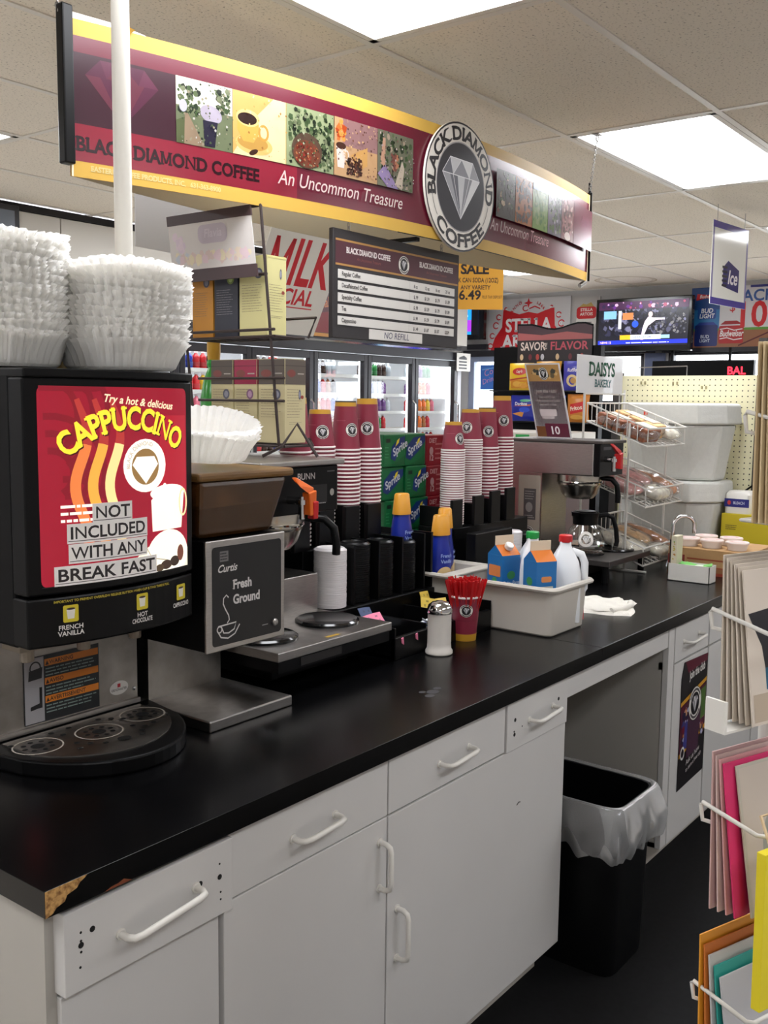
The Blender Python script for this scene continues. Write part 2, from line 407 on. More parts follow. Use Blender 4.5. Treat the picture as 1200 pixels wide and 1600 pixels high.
        if s.step:
            x0 = min(p[0] for p in s.v); x1 = max(p[0] for p in s.v); k = math.ceil(x0 / s.step) * s.step
            while k < x1:
                bmesh.ops.bisect_plane(bm, geom=bm.verts[:] + bm.edges[:] + bm.faces[:], plane_co=(k, 0, 0), plane_no=(1, 0, 0)); k += s.step
        Mi = OM[par.name].inverted() if par is not None else Matrix.Identity(4)
        for v in bm.verts: v.co = Mi @ s.f(v.co.x, v.co.y, v.co.z)
        me = bpy.data.meshes.new(name); bm.to_mesh(me); bm.free(); me.materials.append(printmat(rough, emit))
        o = bpy.data.objects.new(name, me); COL.objects.link(o)
        if par is not None: o.parent = par; OM[o.name] = OM[par.name]
        if label: o['label'] = label
        return o
rnd = random.Random(7)

# ================================================================== SETTING
ZC = 2.645
XL, XR, YF, YB = -2.0, 8.57, -2.5, 5.6
struct('floor', MB().box(XL - .1, XR + .1, YF - .1, YB + .1, -0.1, 0), floor_m)
struct('trim_2', MB().box(.2, 7.4, -.75, 1.6, 0, .006).box(2.3, 3.2, 1.0, 1.75, 0, .0058), mat_m)
ceil = struct('ceiling', MB().box(XL - .1, XR + .1, YF - .1, YB + .1, ZC + .02, ZC + .12), wall_m)
GX = [2.394 + 1.229 * k for k in range(-4, 6)]; GY = [1.895 + .6 * k for k in range(-8, 6)]
LIGHTS = [(x, y) for y in (-1.105, 1.295, 3.695) for x in (-1.293, 1.165, 3.623, 6.081)]
tile_me = MB().box(-.603, .603, -.289, .289, 0, .012).mesh('ceiling_tile', tile_m)
tees = MB()
for x in GX: tees.box(x - .012, x + .012, YF, YB, ZC - .004, ZC + .006)
for i in range(len(GX) - 1):
    for y in GY: tees.box(GX[i] + .012, GX[i + 1] - .012, y - .012, y + .012, ZC - .004, ZC + .006)
for i in range(len(GX) - 1):
    for j in range(len(GY) - 1):
        if any(abs(GX[i] - a) < .1 and abs(GY[j] - b) < .1 for a, b in LIGHTS): continue
        o = bpy.data.objects.new('ceiling_tile', tile_me); COL.objects.link(o); o.parent = ceil
        o.location = Vector(((GX[i] + GX[i + 1]) / 2, (GY[j] + GY[j + 1]) / 2, ZC)) - ceil.location
part(ceil, 'ceiling_grid', tees, tee_m)
p = Print(plane((8.06, 3.6, ZC - .0005), (1, 0, 0), (0, -1, 0))); p.ring(0, 0, .27, .26, .02, (196, 178, 150), 40); p.ring(0, 0, .255, .245, .03, (214, 202, 182), 40); p.build(ceil, 'water_stain', rough=.9)
names = {(1.165, 1.295): 'large fluorescent ceiling panel nearest the camera at the top edge of the photo', (3.623, 1.295): 'fluorescent ceiling panel with the sign chain hanging in front of it', (6.081, 1.295): 'fluorescent ceiling panel in the aisle row above the cream pegboard',
         (1.165, 3.695): 'fluorescent ceiling panel cut off at the left edge of the photo', (3.623, 3.695): 'fluorescent ceiling panel seen under the lower edge of the coffee banner', (6.081, 3.695): 'small far fluorescent ceiling panel above the orange sale card'}
for n, (x, y) in enumerate(LIGHTS):
    lab = names.get((x, y), 'fluorescent ceiling panel behind or beside the camera outside the photo')
    t = thing('ceiling_light', lab, 'ceiling light', (x + .6145, y + .3, ZC - .006), 0, 'fluorescent ceiling panels')
    f = MB(); a, b = x + .014, x + 1.215; c, d = y + .014, y + .586
    f.box(a, b, c, c + .022, ZC - .004, ZC + .012); f.box(a, b, d - .022, d, ZC - .004, ZC + .012); f.box(a, a + .022, c, d, ZC - .004, ZC + .012); f.box(b - .022, b, c, d, ZC - .004, ZC + .012)
    part(t, 'frame', f, tee_m); part(t, 'diffuser', MB().box(a + .02, b - .02, c + .02, d - .02, ZC, ZC + .01), lampglow)

# far wall with door and two windows
w = MB(); X0, X1 = XR, XR + .14
for y0, y1, z0, z1 in ((YF, 1.6, 0, ZC), (1.6, 3.4, 0, .9), (1.6, 3.4, 2.05, ZC), (3.4, 3.62, 0, ZC), (3.62, 4.9, 0, .9), (3.62, 4.9, 2.05, ZC), (4.9, 5.0, 0, ZC), (5.0, 5.5, 2.06, ZC), (5.5, YB, 0, ZC)):
    w.box(X0, X1, y0, y1, z0, z1)
struct('wall_far', w, wall_m)
struct('wall_back', MB().box(7.6, XR + .14, YB, YB + .1, 0, ZC).box(XL, 2.95, 4.95, 5.05, 0, 2.05), wall_m)
struct('wall_left', MB().box(XL - .1, XL, YF, YB, 0, ZC), wall_m)
struct('wall_near', MB().box(XL, XR, YF - .1, YF, 0, ZC), wall_m)
sof = struct('trim_1', MB().box(XL, 7.6, 4.97, 5.05, 2.09, ZC).box(7.58, 7.62, 4.99, YB, 0, ZC), M_('soffit_white', (206, 202, 194), .5))
for k in range(9):
    part(sof, 'soffit_panel', MB().box(-1.9 + 1.066 * k, -1.9 + 1.066 * k + 1.06, 4.95, 4.97, 2.1, 2.60), M_('soffit_white', (206, 202, 194), .5), bevel=.003)
part(sof, 'dark_gap', MB().box(XL, 7.6, 4.955, 4.97, 2.605, 2.643), M_('dark_gap', (38, 34, 34), .8))
fr_d = M_('dark_frame', (34, 32, 38), .4); fr_b = M_('pale_blue_frame', (150, 160, 186), .4)
for n, (y0, y1) in ((1, (1.6, 3.4)), (2, (3.62, 4.9))):
    f = MB()
    f.box(X0 + .02, X0 + .1, y0, y0 + .04, .9, 2.05); f.box(X0 + .02, X0 + .1, y1 - .04, y1, .9, 2.05); f.box(X0 + .02, X0 + .1, y0, y1, .9, .94); f.box(X0 + .02, X0 + .1, y0, y1, 2.03, 2.05)
    wi = struct('window_%d' % n, f, fr_d)
    part(wi, 'pane', MB().box(X0 + .055, X0 + .061, y0 + .04, y1 - .04, .94, 2.03), glass)
    part(wi, 'header_band', MB().box(X0 - .02, X0 + .02, y0 - .1, y1 + .05, 2.05, 2.10), fr_d)
part(wi, 'post_cladding', MB().box(X0 - .03, X0, 3.42, 3.6, 0, 2.05), M_('slate_post', (86, 96, 130), .4))
dr = struct('door_1', MB().box(X0 + .02, X0 + .09, 5.0, 5.06, 0, 2.06).box(X0 + .02, X0 + .09, 5.44, 5.5, 0, 2.06).box(X0 + .02, X0 + .09, 5.06, 5.44, 2.0, 2.06).box(X0 + .02, X0 + .09, 5.06, 5.44, 0, .1), fr_b)
part(dr, 'pane', MB().box(X0 + .05, X0 + .056, 5.06, 5.44, .1, 2.0), glass)
part(dr, 'push_bar', MB().tube([(X0 - .04, 5.08, 1.0), (X0 - .04, 5.42, 1.0)], .015), steel)
part(dr, 'header_band', MB().box(X0 - .02, X0 + .02, 4.75, 5.55, 2.05, 2.11), fr_d)
part(dr, 'closer', MB().box(X0 - .06, X0 - .02, 5.25, 5.48, 2.12, 2.17), fr_d)
p = Print(plane((X0 + .045, 5.38, 1.72), (0, -1, 0), (0, 0, 1))); p.rect(0, 0, .26, .25, (60, 118, 206)); p.text('Cold', .05, .13, .06, (226, 150, 190), shear=.2, rot=18); p.text('Drinks', .03, .05, .05, (226, 150, 190), shear=.2, rot=18, maxw=.2); p.stroke([(.02, .2), (.24, .23)], .012, (120, 176, 236))
p.build(dr, 'blue_poster')
struct('ground', MB().box(XR + .14, 60, -40, 60, -.15, -.05), M_('pale_pavement', (200, 198, 192), .9))

# ================================================================== COOLERS
fd = M_('cooler_frame', (30, 28, 32), .35)
ck = thing('beverage_cooler', 'long black framed drinks cooler with lit glass doors along the back wall', 'cooler', (5.3, 4.95, 0))
EDG = [7.54 - .65 * k for k in range(8)][::-1]   # 2.99 .. 7.54
part(ck, 'liner', MB().box(2.97, 7.56, 5.5, 5.52, .25, 2.04).box(2.97, 7.56, 5.02, 5.5, .22, .25).box(2.97, 7.56, 5.02, 5.5, 2.0, 2.04).box(2.95, 2.97, 5.0, 5.52, .2, 2.04).box(7.555, 7.575, 5.0, 5.52, .2, 2.04), cool_in)
part(ck, 'kick_panel', MB().box(2.95, 7.57, 4.97, 5.0, .0, .24), fd)
part(ck, 'header', MB().box(2.95, 7.57, 4.93, 5.0, 1.965, 2.09), fd, bevel=.004)
part(ck, 'header_trim', MB().box(2.95, 7.57, 4.922, 4.93, 2.035, 2.05), chrome)
part(ck, 'end_post', MB().box(7.545, 7.60, 4.95, 5.0, .24, 1.965), M_('cooler_end_white', (214, 214, 222), .5))
shz = [1.79, 1.645, 1.5, 1.355, 1.21, .9, .6]
for z in shz:
    m = MB(); m.box(2.98, 7.54, 5.06, 5.075, z - .012, z + .012)
    part(ck, 'price_rail', m, M_('price_rail', (206, 208, 204), .5))
    m = MB()
    for k in range(9): m.tube([(2.98, 5.08 + k * .05, z), (7.54, 5.08 + k * .05, z)], .004, 4)
    part(ck, 'shelf', m, white_wire)
for k in range(len(EDG) - 1):
    a, b = EDG[k] + .004, EDG[k + 1] - .004
    m = MB(); m.box(a, a + .045, 4.95, 4.995, .25, 1.96); m.box(b - .045, b, 4.95, 4.995, .25, 1.96); m.box(a + .045, b - .045, 4.95, 4.995, .25, .3); m.box(a + .045, b - .045, 4.95, 4.995, 1.905, 1.96)
    d = part(ck, 'cooler_door', m, fd, bevel=.004)
    part(d, 'pane', MB().box(a + .045, b - .045, 4.97, 4.978, .3, 1.905), cooler_glass)
    part(d, 'handle', MB().tube([(b - .03, 4.95, 1.0), (b - .03, 4.915, 1.03), (b - .03, 4.915, 1.57), (b - .03, 4.95, 1.6)], .009), chrome)
    part(ck, 'lamp_tube', MB().cyl((b + .004, 5.03, .4), (b + .004, 5.03, 1.95), .014, n=8), coolglow)
    if k < 7: part(ck, 'top_lamp', MB().box(a + .05, b - .05, 5.04, 5.07, 1.93, 1.96), coolglow)
# bottles: one of each kind, then copies
BC = [('red', (190, 30, 36)), ('blue', (30, 60, 170)), ('dark brown', (52, 30, 22)), ('orange', (226, 110, 30)), ('green', (40, 130, 60)), ('purple', (96, 50, 120)), ('clear', (196, 206, 214)), ('yellow', (222, 188, 50)), ('pink', (214, 110, 130)), ('amber', (150, 86, 30))]
capm = M_('bottle_cap_white', (236, 236, 236), .4)
protos = {}
def bottle(x, z, ci, lab, grp):
    nm, c = BC[ci]
    if ci not in protos:
        t = thing('drink_bottle', lab, 'bottle', (x, 5.1, z), 0, grp)
        part(t, 'bottle_body', MB().lathe([(.022, 0), (.026, .006), (.026, .05), (.024, .055), (.026, .075), (.022, .088), (.010, .102), (.010, .110)], n=10), M_('bottle_' + nm.replace(' ', '_'), c, .25), w=0, smooth=40)
        part(t, 'label_band', MB().lathe([(.0268, .018), (.0268, .046)], n=10), M_('bottle_label_' + nm.replace(' ', '_'), tuple(min(255, int(v * .8 + 30)) for v in c), .4), w=0, smooth=40)
        part(t, 'cap', MB().lathe([(.0125, .108), (.0125, .12)], n=8), capm, w=0)
        protos[ci] = t; return t
    return dup(protos[ci], (x, 5.1, z), 0, lab, grp)
ordn = ['first', 'second', 'third', 'fourth', 'fifth']
pal = {6: [(6, 5, 4), (5, 7, 3, 0), (0, 4, 3, 7, 8), (0, 8, 3, 9, 0), (8, 0, 3, 5, 0)], 5: [(2, 4, 2, 6), (6, 1, 6, 5), (3, 9, 5, 6), (0, 7, 4, 0), (4, 7, 0, 9)], 4: [(1, 2, 6), (0, 1, 1, 0, 9, 2), (6, 3, 0, 1, 6), (2, 0, 9, 1), (1, 6, 0)], 3: [(6, 2, 0), (0, 6, 8, 3), (8, 0, 5, 1), (3, 0, 1), (0, 2, 1)], 2: [(1, 0, 2), (3, 0, 7, 6), (0, 8, 6, 0), (1, 0, 3), (2, 9, 0)]}
dn = {6: 'cooler door nearest the exterior door', 5: 'second cooler door from the exit', 4: 'third cooler door from the exit', 3: 'fourth cooler door from the exit', 2: 'fifth cooler door from the exit'}
for k in (6, 5, 4, 3, 2):
    for si in range(5):
        cs = pal[k][si]; x = EDG[k] + .085; n = int(rnd.uniform(6, 8.9)) if k > 2 else 7
        for i in range(n):
            ci = cs[int(i * len(cs) / n)]
            bottle(x + i * .062, shz[si] + .005, ci, '%s bottle on the %s shelf down behind the %s' % (BC[ci][0], ordn[si], dn[k]), '%s bottles, shelf %s, %s' % (BC[ci][0], ordn[si], dn[k]))
# things on the cooler front and soffit
t = thing('cooler_poster', 'dark red drink poster with orange lettering on the soffit beside the milk sign', 'poster', (5.62, 4.95, 2.1))
part(t, 'frame', MB().box(5.33, 6.02, 4.925, 4.948, 2.065, 2.46), M_('brown_frame', (70, 48, 36), .4), bevel=.004)
p = Print(plane((5.35, 4.924, 2.10), (1, 0, 0), (0, 0, 1))); p.rect(0, 0, .65, .33, (112, 14, 24)); p.poly([(0, .1), (.65, .2), (.65, .33), (0, .33)], (74, 12, 26)); p.text('Original', .06, .15, .07, (172, 96, 50), st='b', shear=.1, rot=8)
p.rect(0, -.03, .65, -.005, (176, 122, 50)); p.ell(.58, .08, .03, .045, (240, 190, 170)); p.build(t, 'print')
t = thing('wall_mirror', 'black framed picture high on the left end of the white soffit', 'picture', (2.98, 4.94, 2.25))
part(t, 'frame', MB().box(2.7, 3.15, 4.92, 4.948, 2.2, 2.62), fr_d, bevel=.004); p = Print(plane((2.73, 4.919, 2.23), (1, 0, 0), (0, 0, 1))); p.rect(0, 0, .39, .36, (110, 118, 130)); p.poly([(.2, .1), (.39, .16), (.39, .27), (.2, .24)], (200, 214, 228)); p.build(t, 'picture', rough=.15)
t = thing('barcode_card', 'small white card with black bars stuck at the end of the cooler header', 'card', (7.57, 4.91, 1.9))
part(t, 'card', MB().box(7.46, 7.68, 4.905, 4.909, 1.87, 2.03), white_pl); p = Print(plane((7.46, 4.904, 1.87), (1, 0, 0), (0, 0, 1)))
for k in range(4): p.rect(.03, .02 + k * .028, .16, .034 + k * .028, (20, 20, 24))
p.poly([(.03, .12), (.11, .14), (.16, .12), (.06, .115)], (20, 20, 24)); p.build(t, 'print')

# ================================================================== THINGS ON THE FAR WALL
FW = lambda y, z, o=0.0: plane((XR - .002 - o, y, z), (0, -1, 0), (0, 0, 1))
RED = (206, 30, 38)
t = thing('brewery_wall_sign', 'large red and white beer emblem with a horn on the far white wall', 'sign', (XR - .02, 4.79, 2.08))
part(t, 'backing', MB().box(XR - .018, XR - .003, 4.36, 5.26, 2.06, 2.60), M_('sign_backing', (206, 204, 206), .5))
p = Print(FW(5.24, 2.07, .017)); W = .86
p.poly([(.0, .0), (.06, .16), (.14, .26), (.15, .43), (.24, .41), (.33, .38), (.43, .40), (.53, .38), (.62, .41), (.71, .43), (.72, .26), (.80, .16), (.86, .0)], RED)
p.text('STELLA', .43, .215, .12, (240, 236, 236), 'c', 's', maxw=.5); p.text('ARTOIS', .43, .06, .12, (240, 236, 236), 'c', 's', maxw=.56)
for sx in (-1, 1):
    for (x, y, r) in ((.33, .36, .03), (.36, .28, .035), (.40, .18, .03), (.42, .08, .03), (.25, .435, .02)): p.ring(.43 + sx * x, y, r, r, .011, RED, 16, 20, 320); p.ring(.43 + sx * (x - .01), y, r * .5, r * .5, .008, (240, 236, 236), 12)
p.arctext('ANNO', .43, .28, .21, .028, RED, 128, sp=.3); p.arctext('1366', .43, .28, .21, .028, RED, 52, sp=.3)
p.poly([(.43 + (.05 if i % 2 == 0 else .018) * sin(i * pi / 4), .485 + (.05 if i % 2 == 0 else .018) * cos(i * pi / 4)) for i in range(8)], RED)
p.ring(.40, .435, .035, .03, .01, RED, 20, 60, 330); p.stroke([(.44, .43), (.5, .45), (.56, .425)], .012, RED); p.build(t, 'emblem')
t = thing('chalice_poster', 'narrow poster of a beer chalice with red band left of the television', 'poster', (XR - .02, 4.2, 2.05))
part(t, 'board', MB().box(XR - .02, XR - .003, 4.06, 4.33, 2.05, 2.58), M_('poster_grey', (186, 182, 180), .5)); p = Print(FW(4.33, 2.05, .019))
p.poly([(.05, .42), (.22, .42), (.24, .3), (.16, .14), (.15, .02), (.12, .02), (.11, .14), (.03, .3)], (224, 220, 214)); p.rrect(.035, .33, .235, .44, .03, RED); p.text('STELLA', .135, .40, .026, (240, 230, 226), 'c', 'b', maxw=.17); p.text('ARTOIS', .135, .36, .026, (240, 230, 226), 'c', 'b', maxw=.17)
p.poly([(.06, .44), (.1, .47), (.135, .46), (.18, .48), (.21, .44)], (190, 160, 90)); p.rect(.08, .29, .19, .3, (130, 120, 120)); p.build(t, 'print')

def tv(name, lab, y0, y1, z0, z1, x):
    t = thing(name, lab, 'television', (x, (y0 + y1) / 2, z0))
    part(t, 'housing', MB().box(x - .03, x + .03, y1, y0, z0, z1), black_gl, bevel=.008); part(t, 'mount_arm', MB().box(x + .03, XR - .003, (y0 + y1) / 2 - .05, (y0 + y1) / 2 + .05, (z0 + z1) / 2 - .03, (z0 + z1) / 2 + .18), black_mat)
    return t, Print(plane((x - .031, y0, z0), (0, -1, 0), (0, 0, 1)))
t, p = tv('television', 'wall mounted television showing a player in white with a blue news ticker', 4.02, 3.13, 2.06, 2.53, 8.42)
p.rect(.03, .05, .86, .44, (24, 24, 34))
p.blobs(.03, .12, .86, .42, [(40, 40, 60), (74, 74, 96), (30, 30, 44), (104, 104, 130), (20, 20, 30)], 160, .012, .04, rnd); p.rect(.03, .37, .86, .44, (60, 30, 62)); p.blobs(.04, .37, .85, .44, [(150, 60, 90), (90, 40, 120), (200, 160, 190), (40, 30, 60)], 40, .008, .025, rnd)
p.blobs(.5, .14, .85, .34, [(40, 40, 46), (70, 70, 80), (110, 108, 110), (24, 24, 30)], 120, .006, .018, rnd); p.rect(.08, .29, .2, .36, (120, 170, 220)); p.rect(.22, .2, .25, .36, (190, 190, 200)); p.rect(.26, .28, .36, .34, (200, 120, 70)); p.ell(.38, .24, .03, .03, (40, 80, 220))
p.poly([(.44, .13), (.46, .13), (.5, .22), (.57, .27), (.65, .27), (.65, .285), (.55, .29), (.5, .3), (.47, .26), (.45, .2)], (226, 214, 226)); p.ell(.52, .32, .02, .024, (214, 190, 190)); p.poly([(.435, .1), (.46, .1), (.463, .15), (.44, .15)], (226, 140, 160))
p.rect(.24, .105, .62, .145, (222, 230, 240)); p.rect(.24, .105, .34, .145, (240, 170, 40)); p.text('NEWS 12.COM', .36, .115, .018, (40, 50, 90), st='b', maxw=.2); p.rect(.62, .11, .7, .14, (150, 200, 230)); p.rect(.03, .065, .86, .1, (34, 50, 190)); p.text('NEWS 12', .05, .073, .018, (240, 200, 220), st='b', maxw=.12)
p.lines(.3, .068, .8, .09, 1, (220, 224, 250), rnd, .3); p.build(t, 'screen', rough=.2, emit=.75)
t, p = tv('lottery_screen', 'small lottery monitor with cyan and purple bands behind the orange sale card', 5.72, 5.14, 2.2, 2.62, 8.3)
p.rect(.03, .05, .52, .39, (30, 140, 222)); p.rect(.03, .08, .52, .19, (150, 50, 200)); p.text('LUCK!', .13, .10, .075, (240, 220, 250), st='b', maxw=.27); p.text('50  75  76', .10, .215, .05, (190, 236, 255), maxw=.36); p.text('50  60  62', .10, .30, .05, (190, 236, 255), maxw=.36); p.rect(.44, .05, .52, .39, (10, 10, 14)); p.build(t, 'screen', rough=.2, emit=.75)

t = thing('beer_price_sign', 'long beer price poster reading 10.99 at the right edge above the windows', 'sign', (XR - .02, 2.5, 2.08))
part(t, 'board', MB().box(XR - .02, XR - .003, 1.75, 3.2, 2.09, 2.6), white_pl); p = Print(FW(3.2, 2.09, .019))
p.rect(0, 0, 1.45, .51, (214, 212, 216)); p.rect(0, .14, .25, .51, (40, 116, 178)); p.rect(0, .32, .25, .51, (26, 72, 140)); p.rect(0, 0, 1.45, .15, (150, 98, 66)); p.rect(0, .14, 1.45, .16, (90, 150, 50)); p.rect(.5, .49, 1.45, .51, (60, 60, 140))
p.poly([(.04, .40), (.13, .42), (.23, .40), (.25, .46), (.14, .445), (.05, .46)], RED); p.text('Budweiser', .145, .42, .028, (240, 230, 230), 'c', 'b', shear=.2, maxw=.15)
p.rrect(.06, .24, .22, .34, .02, (20, 70, 150)); p.text('BUD', .14, .295, .036, (240, 244, 250), 'c', 'b', shear=.1); p.text('LIGHT', .14, .25, .036, (240, 244, 250), 'c', 'b', shear=.1, maxw=.13)
p.rrect(.04, .01, .24, .19, .015, (22, 40, 110)); p.poly([(.05, .19), (.23, .19), (.2, .215), (.08, .215)], (34, 60, 150)); p.text('BUD', .13, .08, .026, (214, 224, 240), 'c', 'b'); p.text('LIGHT', .13, .045, .026, (214, 224, 240), 'c', 'b', maxw=.09)
p.rrect(.25, .03, .46, .18, .015, (178, 30, 34)); p.poly([(.26, .19), (.45, .19), (.4, .22), (.3, .22)], (160, 20, 26)); p.text('Budweiser', .355, .09, .05, (240, 236, 236), 'c', 'b', shear=.2, maxw=.2); p.stroke([(.26, .15), (.32, .16), (.38, .14), (.45, .15)], .008, (240, 236, 236)); p.stroke([(.26, .07), (.32, .08), (.38, .06), (.45, .07)], .008, (240, 236, 236))
p.text('24 PACK', .2, .38, .09, (56, 92, 160), st='b', maxw=.54); p.text('$', .33, .3, .07, RED); p.text('10', .38, .17, .2, RED, st='b', maxw=.27); p.text('99', .67, .25, .12, RED, st='b'); p.rect(.66, .215, .86, .222, (60, 90, 160)); p.text('SUGGESTED', .66, .18, .025, (70, 90, 140)); p.stroke([(.42, .01), (.7, .13)], .012, (90, 20, 26)); p.build(t, 'print')
t = thing('led_sign', 'black scrolling sign with red letters in the window behind the pegboard', 'sign', (8.45, 3.05, 1.85))
part(t, 'case', MB().box(8.42, 8.48, 2.6, 3.48, 1.8, 1.975), black_mat, bevel=.004); part(t, 'hanger', MB().box(8.44, 8.46, 2.8, 2.82, 1.975, 2.08).box(8.44, 8.46, 3.3, 3.32, 1.975, 2.08), black_mat); p = Print(plane((8.419, 3.48, 1.8), (0, -1, 0), (0, 0, 1))); p.text('BAL', .66, .055, .062, (255, 40, 60), st='b'); p.build(t, 'letters', emit=1.5)
t = thing('window_shelf_display', 'low dark display rack in front of the far window', 'rack', (7.9, 4.1, 0))
part(t, 'board', MB().box(7.9, 7.95, 3.5, 4.6, 0, 1.62), black_mat); part(t, 'foot', MB().box(7.75, 8.1, 3.6, 3.65, 0, .05).box(7.75, 8.1, 4.45, 4.5, 0, .05), black_mat)

# hanging cards and signs
def hang_wires(t, pts):
    m = MB()
    for a, b in pts: m.tube([a, b], .002, 4)
    part(t, 'hanger', m, steel)
t = thing('sale_card', 'orange sale card for soda cans at 6.49 hanging behind the menu board', 'sign', (4.34, 2.72, 2.06))
U = Vector((.56, -.83, 0)).normalized(); O = Vector((4.19, 2.94, 2.065)); f = plane(O, U, (0, 0, 1))
part(t, 'card', MB().prism([(0, 0), (.38, -.0), (.38, .235), (0, .25)], f, -.002, 0), M_('sale_card', (224, 164, 54), .6)); p = Print(f)
p.text('SALE', .235, .178, .046, (40, 34, 40), 'c', 's', maxw=.17); p.text('12 PACK CAN SODA (12OZ)', .22, .135, .022, (70, 50, 40), 'c', 'b', maxw=.27); p.text('ANY VARIETY', .24, .1, .02, (70, 50, 40), 'c', 'b', maxw=.15); p.text('$6.49', .12, .05, .045, (40, 34, 40), st='b', maxw=.15); p.text('PLUS TAX DEPOSIT', .275, .055, .015, (90, 60, 40), maxw=.1); p.build(t, 'print')
hang_wires(t, [(f(.03, .245, -.001), f(.03, 2.64 - 2.065, -.001)), (f(.35, .235, -.001), f(.35, 2.64 - 2.065, -.001))])
t = thing('milk_special_sign', 'white hanging sign with red MILK special lettering leaning to the left', 'sign', (3.82, 3.4, 2.0))
O = Vector((3.52, 3.62, 1.94)); V = Vector((0, -.24, .5)); f = plane(O, (1, 0, 0), V)
part(t, 'board', MB().prism([(0, 0), (.56, 0), (.56, .53), (0, .53)], f, -.004, 0), white_pl); p = Print(f)
p.text('MILK', .04, .27, .23, (196, 18, 36), st='b', sx=.75, maxw=.48); p.text('SPECIAL', .04, .165, .08, (196, 18, 36), st='b', maxw=.44); p.rect(.04, .145, .47, .151, (196, 18, 36)); p.text('gallon', .05, .07, .07, (196, 18, 36), st='b', shear=.2); p.build(t, 'print')
hang_wires(t, [(f(.05, .53, 0), f(.05, .53, 0) + Vector((0, 0, .23))), (f(.51, .53, 0), f(.51, .53, 0) + Vector((0, 0, .23)))])
t = thing('beer_hanging_sign', 'narrow white hanging sign with purple bands and a beer can, seen edge-on at right', 'sign', (5.45, 1.83, 2.12))
f = plane((5.23, 1.86, 2.13), (1, -.1, 0), (0, 0, 1)); part(t, 'board', MB().prism([(0, 0), (.44, 0), (.44, .43), (0, .43)], f, -.004, 0), M_('glossy_white_card', (222, 220, 212), .12)); p = Print(f)
p.rect(0, 0, .44, .035, (70, 56, 140)); p.rect(0, .395, .44, .43, (70, 56, 140)); p.rect(0, .035, .02, .395, (130, 124, 160)); p.rect(.42, .035, .44, .395, (130, 124, 160)); p.poly([(.14, .1), (.34, .08), (.34, .2), (.2, .24), (.14, .2)], (50, 44, 100)); p.text('Ice', .2, .12, .07, (220, 214, 220), st='b', shear=.2)
for k in range(5): p.rect(.13, .1 + k * .024, .19, .112 + k * .024, (30, 26, 50))
p.build(t, 'print', rough=.12); hang_wires(t, [(f(.05, .43, -.002), f(.05, .515, -.002)), (f(.39, .43, -.002), f(.39, .515, -.002))])
t = thing('white_hanging_panel', 'plain pale panel hanging behind the left end of the banner', 'panel', (2.35, 2.9, 2.05))
f = plane((2.12, 2.655, 2.09), (.35, .035, 0), (0, 0, 1)); part(t, 'sheet', MB().prism([(0, 0), (.36, 0), (.36, .46), (0, .46)], f, -.003, 0), M_('pale_panel', (214, 212, 214), .5)); hang_wires(t, [(f(.04, .46, -.001), f(.04, .553, -.001)), (f(.32, .46, -.001), f(.32, .553, -.001))])

# chips rack
t = thing('chip_rack', 'black chip rack with a savor the flavor header by the far windows', 'rack', (6.4, 3.45, 0))
part(t, 'back_board', MB().box(6.40, 6.46, 3.02, 3.88, 0, 2.0), black_mat); part(t, 'base', MB().box(6.1, 6.46, 3.02, 3.88, 0, .12), black_mat)
f = plane((6.398, 3.68, 1.875), (0, -1, 0), (0, 0, 1))
top = [(0, .29)] + [(i * .06, .27 + .02 * sin(i * .9 + .3)) for i in range(1, 10)] + [(.6, .27)]
part(t, 'header_card', MB().prism([(0, 0), (.6, 0)] + top[::-1], f, 0, .006), black_mat); p = Print(plane((6.391, 3.68, 1.875), (0, -1, 0), (0, 0, 1)))
p.poly([(0.005, .18), (.595, .18)] + [(min(.595, max(.005, x)), y - .012) for x, y in top[::-1]], (70, 44, 52)); p.poly([(.005, .17), (.595, .17), (.595, .2), (.4, .225), (.2, .205), (.005, .225)], (172, 92, 92)); p.rect(.005, .0, .595, .17, (34, 24, 28))
p.text('SAVOR', .03, .1, .055, (222, 206, 196), st='b', maxw=.2); p.text('THE', .245, .1, .022, (222, 206, 196), st='b', rot=90, maxw=.05); p.text('FLAVOR', .27, .1, .055, (190, 76, 92), st='b', maxw=.3)
for k, x in enumerate((.04, .11, .17, .21, .33, .43, .52)): p.ell(x, .05, .014, .022, [(220, 190, 150), (110, 40, 50), (180, 70, 60), (190, 190, 200)][k % 4])
p.build(t, 'header_print')
for z in (1.68, 1.46, 1.2):
    m = MB(); m.tube([(6.4, 3.84, z), (6.28, 3.84, z), (6.28, 3.06, z), (6.4, 3.06, z)], .006, 5)
    for k in range(8): m.tube([(6.4, 3.77 - k * .09, z), (6.28, 3.77 - k * .09, z)], .003, 4)
    part(t, 'bag_shelf', m, black_pl)
def bag(y, z, w, h, c, lab, draw, x=6.33, tilt=0, name='chip_bag'):
    t = thing(name, lab, 'chips', (x, y, z), 0, 'bags on the chip rack')
    B = lambda u, v: .032 * (max(0, 4 * u * (1 - u)) ** .6) * (max(0, 4 * v * (1 - v)) ** .5)
    def F(s):
        return lambda a, b: Vector((x - s * B(a, b) + tilt * b, y + w / 2 - a * w * (1 - .05 * sin(pi * b)), z + b * h))
    m = MB().grid(F(1), 10, 10); m.grid(lambda a, b: F(-1)(1 - a, b), 10, 10); part(t, 'bag', m, M_('foil_' + '_'.join(map(str, c)), c, .3), smooth=60)
    p = Print(lambda u, v, hh: F(1)(u / w, v / h) + Vector((-hh - .0015, 0, 0)), step=w / 10); draw(p, w, h); p.build(t, 'bag_print', rough=.3); return t
